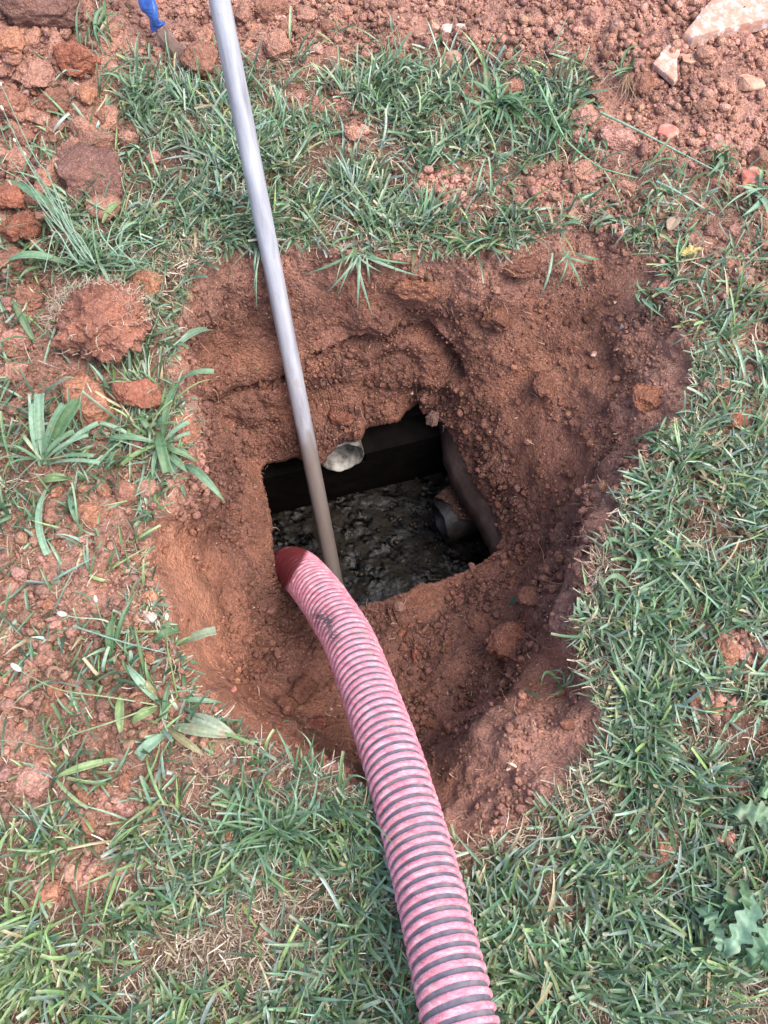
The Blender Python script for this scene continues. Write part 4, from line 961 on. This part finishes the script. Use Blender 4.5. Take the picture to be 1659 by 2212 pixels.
# C: plantain lower left
pl = plant('plantain_plant', (345, 1520), 'plantain with long seed stalks on the crumbly soil at lower left of the pit')
for b2, t_, w, a_, th, k, c in (((345, 1520), (273, 1436), 18, .02, .03, 'lance', G2), ((342, 1510), (315, 1470), 13, .012, .03, 'lance', (.24, .22, .11)), ((340, 1530), (286, 1562), 22, .015, .015, 'lance', G4), ((359, 1586), (299, 1634), 26, .012, .012, 'strap', G2),
     ((372, 1570), (491, 1594), 24, .016, .02, 'lance', (.22, .26, .16)), ((405, 1548), (512, 1592), 34, .018, .018, 'lance', (.27, .32, .22)), ((326, 1428), (433, 1434), 18, .018, .02, 'lance', G1), ((385, 1512), (480, 1518), 12, .012, .02, 'lance', G1),
     ((362, 1575), (444, 1634), 17, .012, .012, 'lance', (.22, .20, .10)), ((262, 1500), (262, 1590), 20, .01, .01, 'lance', G4), ((365, 1515), (352, 1552), 17, .006, .015, 'strap', G2), ((355, 1560), (365, 1478), 12, .01, .03, 'lance', G3),
     ((250, 1640), (118, 1680), 17, .015, .015, 'lance', G4), ((330, 1390), (385, 1360), 18, .015, .02, 'strap', G3), ((395, 1390), (466, 1362), 20, .01, .015, 'strap', (.20, .24, .15)), ((240, 1420), (250, 1330), 20, .02, .03, 'lance', G3), ((250, 1400), (300, 1275), 12, .02, .04, 'blade', G3)):
    leaf(pl, b2, t_, w, a_, .004, th, k, c, cut_=(k == 'strap'))
stalk(pl, [(334, 1522, .01), (230, 1505, .035), (130, 1490, .045), (60, 1458, .05), (32, 1440, .05)], 2.2, (.28, .34, .18), head=6)
stalk(pl, [(383, 1505, .01), (372, 1450, .04), (362, 1400, .05), (360, 1330, .055)], 2.4, (.20, .26, .08), head=4)
stalk(pl, [(268, 1368, .01), (225, 1340, .04), (165, 1334, .045), (130, 1325, .045)], 2.6, (.36, .40, .28), head=6)
stalk(pl, [(338, 1524, .01), (240, 1560, .04), (150, 1590, .04), (110, 1616, .035), (50, 1604, .03), (-10, 1598, .03)], 2.2, (.24, .32, .16))
stalk(pl, [(290, 1425, .01), (245, 1380, .03), (220, 1340, .04), (206, 1292, .045)], 2.2, (.20, .24, .12), head=4)
stalk(pl, [(158, 1352, .03), (260, 1385, .035), (362, 1412, .03)], 2.4, (.24, .36, .28))
# D: tuft of thin stalks
pl = plant('grass_tuft', (200, 580), 'tall tuft of pale thin stalks and one striped leaf growing above the sod ball', 'grass tuft')
for t_, x1, y1 in (((0, 178), 70, 330), ((4, 232), 60, 350), ((-5, 360), 60, 400), ((52, 330), 110, 420), ((30, 300), 100, 420), ((105, 420), 140, 500), ((118, 440), 150, 500), ((206, 410), 215, 500), ((90, 455), 130, 510), ((128, 560), 160, 500), ((70, 420), 120, 470), ((95, 590), 120, 500), ((140, 430), 165, 510), ((300, 470), 250, 520), ((20, 340), 90, 430), ((100, 360), 140, 470)):
    stalk(pl, [(196+random.uniform(-14, 14), 572+random.uniform(-10, 10), .005), (x1+40, y1+60, .05), (x1, y1, .065), (t_[0], t_[1], .06)], 1.9, (.25, .36, .26), head=3 if t_[1] < 340 and random.random() < .6 else None)
leaf(pl, (160, 492), (17, 388), 20, .02, .03, .03, 'lance', G1); leaf(pl, (152, 574), (8, 572), 20, .03, .02, .01, 'lance', G1); leaf(pl, (222, 482), (272, 438), 15, .015, .02, .02, 'lance', G4)
leaf(pl, (205, 520), (140, 470), 10, .01, .02, .04, 'blade', G3); leaf(pl, (215, 570), (260, 660), 9, .03, .02, .03, 'blade', G2); leaf(pl, (95, 580), (40, 610), 12, .015, .01, .02, 'blade', G3); leaf(pl, (75, 740), (28, 648), 16, .01, .0, .03, 'lance', G3)
for k in range(46):
    a_ = random.uniform(-.4, 3.6); rr2 = random.uniform(40, 130)
    leaf(pl, (205+random.uniform(-40, 60), 580+random.uniform(-30, 25)), (205+rr2*math.cos(a_)+20, 575-rr2*math.sin(a_)*.9), random.uniform(4, 8), .02, 0, random.uniform(.005, .05), 'blade', random.choice([G1, G2, G3]), name='blade', seg_=7)
def tuft(b_, tips, label, w=7, name='grass_tuft', cols=(G1, G2, G3), th=(.02, .05), hang=False, kind='blade', extra=0, spread=60, arch=.015, group=None):
    pl = plant(name, b_, label, 'grass tuft', group)
    for t_ in tips:
        leaf(pl, (b_[0]+random.uniform(-18, 18), b_[1]+random.uniform(-14, 14)), t_[:2], t_[2] if len(t_) > 2 else w*random.uniform(.8, 1.2), arch, 0.004, 0.004 if hang else random.uniform(*th), kind, random.choice(cols), name='blade', seg_=10, bend=random.uniform(-.022, .022), curl=random.uniform(-.7, .7))
    for k in range(extra):
        a_ = random.uniform(0, 6.28); r_ = random.uniform(.4, 1)*spread
        leaf(pl, (b_[0]+random.uniform(-30, 30), b_[1]+random.uniform(-24, 24)), (b_[0]+r_*math.cos(a_), b_[1]-r_*math.sin(a_)*.9), random.uniform(.5, 1)*w, arch, 0, random.uniform(*th), 'blade', random.choice(cols), name='blade', seg_=7)
    return pl
def hang(b_, tips, label):
    pl = plant('grass_tuft', b_, label, 'grass tuft'); p0_, _ = surf(*b_); p0_ = U(b_[0], b_[1], .0)
    for x, y, w in tips:
        a_ = p0_+np.array([random.uniform(-.03, .03), random.uniform(.0, .03), .004]); w = w*random.uniform(.55, .85); e_x = random.uniform(-.01, .01); z_ = -.02-.055*max(0, (y-b_[1]))/100; e_ = U(x, y, z_) ; e_[1] = min(e_[1], p0_[1]+.0) if y > b_[1]+20 else e_[1]
        t = np.linspace(0, 1, 9); c = a_+(e_-a_)*t[:, None]+np.array([0, -.02, .018])*(4*t*(1-t))[:, None]; T = nrm(np.gradient(c, axis=0)); s_ = nrm(np.cross(T, [0, -.6, .8])); up = np.cross(s_, T)
        ww = w*proj(a_)[2]/FPX/2*np.clip((.7+.3*np.minimum(1, t*3))*(1-t**3), .05, 1)
        V = np.stack([c-s_*ww[:, None], c+up*(.25*ww)[:, None], c+s_*ww[:, None]], 1).reshape(-1, 3)
        mesh('blade', V-np.array(pl.location), gridfaces(9, 3), M_LEAF, pl, col=np.tile(random.choice([G1, G2]), (27, 1)))
hang((787, 556), [(805, 682, 10), (772, 674, 8), (700, 638, 9), (654, 595, 9), (726, 646, 6), (909, 597, 9), (801, 615, 8), (750, 600, 7), (860, 575, 8), (830, 590, 7), (905, 570, 7)], 'drooping green tuft hanging over the middle of the far rim')
hang((1224, 562), [(1162, 649, 10), (1261, 632, 9), (1296, 559, 8), (1175, 585, 6), (1280, 568, 7), (1195, 630, 5)], 'drooping tuft with spread blades hanging over the far rim at right')
hang((558, 560), [(552, 600, 5), (556, 675, 4), (549, 640, 5)], 'thin sprig hanging on the far wall just left of the pole')
hang((555, 910), [(518, 932, 5), (530, 975, 5), (545, 955, 4), (575, 930, 3)], 'small uprooted sprig lying at the left of the opening') if False else None
tuft((1070, 236), [(1037, 106, 15), (1047, 140, 10), (1002, 158, 11), (1000, 176, 10), (1132, 200, 12), (1212, 238, 13), (1139, 293, 12), (974, 308, 16), (1150, 206, 14), (1095, 270, 10), (990, 200, 12), (1130, 240, 12), (1160, 262, 13), (1190, 300, 10), (1010, 280, 12), (1085, 190, 10), (1060, 290, 9), (1120, 320, 12)], 'lush clump of broad dark green leaves at the top centre', kind='blade', cols=(G3, G1, (.06, .14, .05)), extra=22, w=11, spread=80)
tuft((1195, 285), [(1215, 245, 12), (1250, 275, 10), (1170, 320, 11), (1230, 310, 9), (1165, 255, 11), (1180, 330, 12)], 'second broad leaved clump just right below the lush one', cols=(G3, G1), extra=14, w=9, spread=55)
tuft((895, 172), [(894, 104, 6), (870, 140, 6), (925, 150, 6), (860, 165, 7), (918, 182, 7)], 'upright small tuft at the upper edge of the grass band', extra=8, w=6, spread=35)
tuft((840, 175), [(830, 150, 9), (805, 165, 11), (870, 180, 8)], 'flat leaved little tuft left of the upright small tuft', extra=6, w=8, spread=35)
u_ = tuft((1354, 162), [(1309, 163, 8), (1307, 150, 8), (1393, 103, 7), (1388, 134, 6), (1343, 137, 6), (1384, 122, 5), (1318, 172, 7), (1372, 128, 6)], 'small uprooted tuft with bare roots in the top right spoil', extra=0)
paths = []
p0_ = surf(1354, 168)[0]
for k in range(26):
    e_ = U(1354+random.uniform(-32, 30), 175+random.uniform(5, 55), p0_[2]+random.uniform(.004, .02)); a_ = p0_+[0, 0, .015]; mid_ = (a_+e_)/2+rng.normal(size=3)*.006
    paths.append(spline([a_, mid_, e_], .004)[0]-np.array(u_.location))
V, F = tubes(paths, [.0007]*len(paths), 4); mesh('roots', V, F, M_DRY, u_, col=np.tile([.46, .30, .2], (len(V), 1)))
tuft((215, 75), [(205, 20, 8), (222, -5, 9), (235, 10, 9), (190, 15, 6), (250, 30, 6), (280, 45, 5), (160, 68, 8), (175, 62, 8), (240, 115, 6), (270, 20, 6), (228, 40, 8), (285, 60, 4)], 'green tuft with dead straw growing between the top left clods', extra=16, w=6, spread=55, cols=(G3, G1, (.35, .28, .18)))
tuft((600, 1800), [(682, 1640, 8), (655, 1640, 7), (724, 1751, 7), (728, 1795, 7), (396, 1755, 7), (560, 1690, 7), (690, 1830, 7), (480, 1830, 7), (500, 1870, 7), (640, 1900, 7), (540, 1740, 7), (620, 1680, 7), (700, 1700, 7), (720, 1870, 7), (450, 1790, 6), (575, 1880, 7), (425, 1740, 6)], 'tall spreading tuft of long blades on the lawn left of the hose', extra=26, w=6.5, spread=120, th=(.03, .08), arch=.03)
tuft((655, 1668), [(680, 1578, 7), (592, 1565, 7), (650, 1600, 6), (620, 1590, 6), (700, 1620, 6), (640, 1575, 5)], 'upright tuft standing on the near rim left of the hose', extra=8, w=6, spread=50, th=(.03, .07))
tuft((720, 1745), [(858, 1838, 7), (800, 1690, 7), (790, 1762, 6), (770, 1800, 6), (822, 1815, 5)], 'tuft whose long blade lies over the left side of the hose', extra=8, w=6, spread=60, th=(.07, .14), arch=.03)
tuft((1395, 640), [(1405, 700, 8), (1380, 600, 7), (1440, 690, 8), (1460, 655, 8), (1395, 668, 6)], 'tuft at the upper right rim leaning into the pit', extra=12, w=7, spread=50)
tuft((1420, 950), [(1345, 955, 8), (1360, 965, 8), (1440, 900, 7), (1400, 985, 7), (1385, 940, 7)], 'tuft reaching out from the right rim beside a pale root', extra=12, w=7, spread=55)
tuft((1255, 1340), [(1225, 1270, 6), (1238, 1300, 6), (1215, 1385, 7), (1230, 1400, 6), (1290, 1300, 8)], 'bleached tuft on the near right rim', extra=10, w=6, spread=45, cols=(G2, (.35, .33, .22)))
tuft((1210, 1475), [(1168, 1486, 8), (1182, 1500, 7), (1225, 1440, 6), (1180, 1455, 4)], 'curled tuft drooping over the near right shelf', extra=4, w=6, spread=30)
tuft((1340, 1180), [(1392, 1235, 14), (1310, 1200, 12), (1380, 1150, 10), (1350, 1250, 12)], 'broad leaved rosette on the lawn at the right rim', extra=6, w=10, spread=50, cols=(G2, G1))
tuft((1360, 1285), [(1300, 1270, 14), (1420, 1275, 12), (1370, 1340, 12), (1330, 1330, 12), (1410, 1320, 11)], 'larger broad leaved rosette on the right lawn below the first', extra=4, w=10, spread=50, cols=(G2, G1))
tuft((300, 215), [(240, 160, 13), (262, 150, 8), (285, 130, 6), (330, 190, 8), (290, 260, 8), (215, 165, 9)], 'broad blade tuft on the slope below the blue blade', extra=14, w=8, spread=60, cols=(G3, G1))
tuft((1645, 415), [(1600, 470, 16), (1659, 500, 18), (1580, 400, 12), (1615, 360, 9), (1550, 465, 6)], 'wide leaved weed at the right edge below the pink stone', extra=8, w=8, spread=60, cols=(G2, G4))
tuft((1560, 340), [(1520, 385, 12), (1590, 330, 8), (1540, 310, 6), (1500, 340, 7), (1580, 375, 10)], 'grass tuft at the far end of the long green stem', extra=8, w=6, spread=45)
tuft((1445, 355), [(1490, 385, 10), (1420, 340, 6), (1400, 350, 6), (1465, 320, 7), (1380, 375, 6)], 'thin tuft below the middle of the long green stem', extra=8, w=5, spread=45)
tuft((1280, 310), [(1262, 322, 9), (1275, 285, 8), (1310, 330, 12), (1290, 335, 10)], 'tiny broad leaved seedling beside the pale clod', extra=0)
# lobed leaved weeds, lower right
pl = plant('lobed_weed', (1615, 2000), 'weed with large jagged lobed leaves at the lower right edge')
for b2, t_, w, c, th in (((1628, 1938), (1563, 2062), 46, (.15, .26, .17), .05), ((1600, 1900), (1598, 1990), 24, G3, .03), ((1574, 1912), (1566, 1990), 34, (.06, .14, .07), .015), ((1508, 1960), (1545, 2010), 34, (.11, .2, .12), .03), ((1540, 2000), (1554, 2064), 26, (.15, .25, .16), .035), ((1668, 2000), (1610, 2078), 50, (.11, .21, .12), .03), ((1660, 2050), (1640, 2090), 40, (.10, .2, .1), .02)):
    leaf(pl, b2, t_, w, .02, .035, th, 'lobed', c, seg_=36)
pl = plant('lobed_weed', (1655, 1765), 'weed with two jagged grey green leaves at the right edge above the large one')
for b2, t_, w, c, th in (((1668, 1765), (1573, 1752), 44, (.13, .21, .12), .03), ((1685, 1700), (1635, 1716), 32, (.15, .27, .13), .04), ((1668, 1770), (1640, 1800), 26, (.14, .2, .13), .02)):
    leaf(pl, b2, t_, w, .015, .03, th, 'lobed', c, seg_=30)
# loose stems and leaves on the soil
def loose(pts, r_, c, label, name='plant_stem', cat='stem'):
    o = stalk(None, pts, r_, c, name=name); c0 = U(pts[0][0], pts[0][1], 0); place(o, o.data.vertices[0].co); tag(o, label, cat)
loose([(1298, 243, .02), (1380, 283, .025), (1470, 330, .025), (1552, 372, .03)], 3.0, (.26, .42, .30), 'long straight green stem lying across the top right spoil')
loose([(1165, 185, .05), (1205, 270, .05), (1232, 312, .03), (1290, 358, .02), (1330, 372, .02), (1378, 385, .015)], 2.6, (.22, .38, .22), 'shorter bent green stem lying below the long straight one')
loose([(1418, 392, .015), (1470, 418, .018), (1545, 467, .015)], 3.0, (.34, .46, .38), 'pale stiff stem lowest of the three on the upper right')
loose([(1180, 150, .012), (1200, 196, .02), (1215, 240, .02)], 2.0, (.2, .32, .16), 'thin stem rising behind the broad leaved clump') if False else None
def flat_leaf(x, y, l_, w, rot, c, label, kind='lobed'):
    pl = plant('dead_leaf', (x, y), label, 'leaf'); dx, dy = math.cos(R(rot))*l_/2, -math.sin(R(rot))*l_/2
    leaf(pl, (x-dx, y-dy), (x+dx, y+dy), w, .006, .012, .012, kind, c, name='leaf_blade', seg_=14, curl=.5, mt=M_DRY)
flat_leaf(1492, 545, 50, 26, 15, (.50, .40, .16), 'curled yellow dead leaf near the upper right rim')
flat_leaf(1453, 482, 34, 28, 60, (.36, .27, .20), 'brown triangular dead leaf above the yellow one', 'lance')
flat_leaf(1452, 1165, 30, 5, 80, (.6, .52, .42), 'bleached straw curl on the right lawn', 'lance')
flat_leaf(1105, 1652, 26, 6, -25, (.62, .52, .38), 'pale straw flake on the near right shelf', 'strap')
flat_leaf(143, 1620, 30, 8, -60, (.55, .45, .36), 'pale papery husk on crumbs at the lower left', 'lance')
flat_leaf(1115, 1295, 38, 12, 40, (.045, .09, .055), 'dark green leaf lying on the near right slope of the pit', 'lance')
flat_leaf(1290, 966, 48, 5, -6, (.09, .15, .08), 'thin green blade lying on the right slope of the pit', 'lance')
flat_leaf(1150, 1500, 48, 6, -20, (.05, .09, .05), 'dark curved blade on the near right shelf', 'lance')
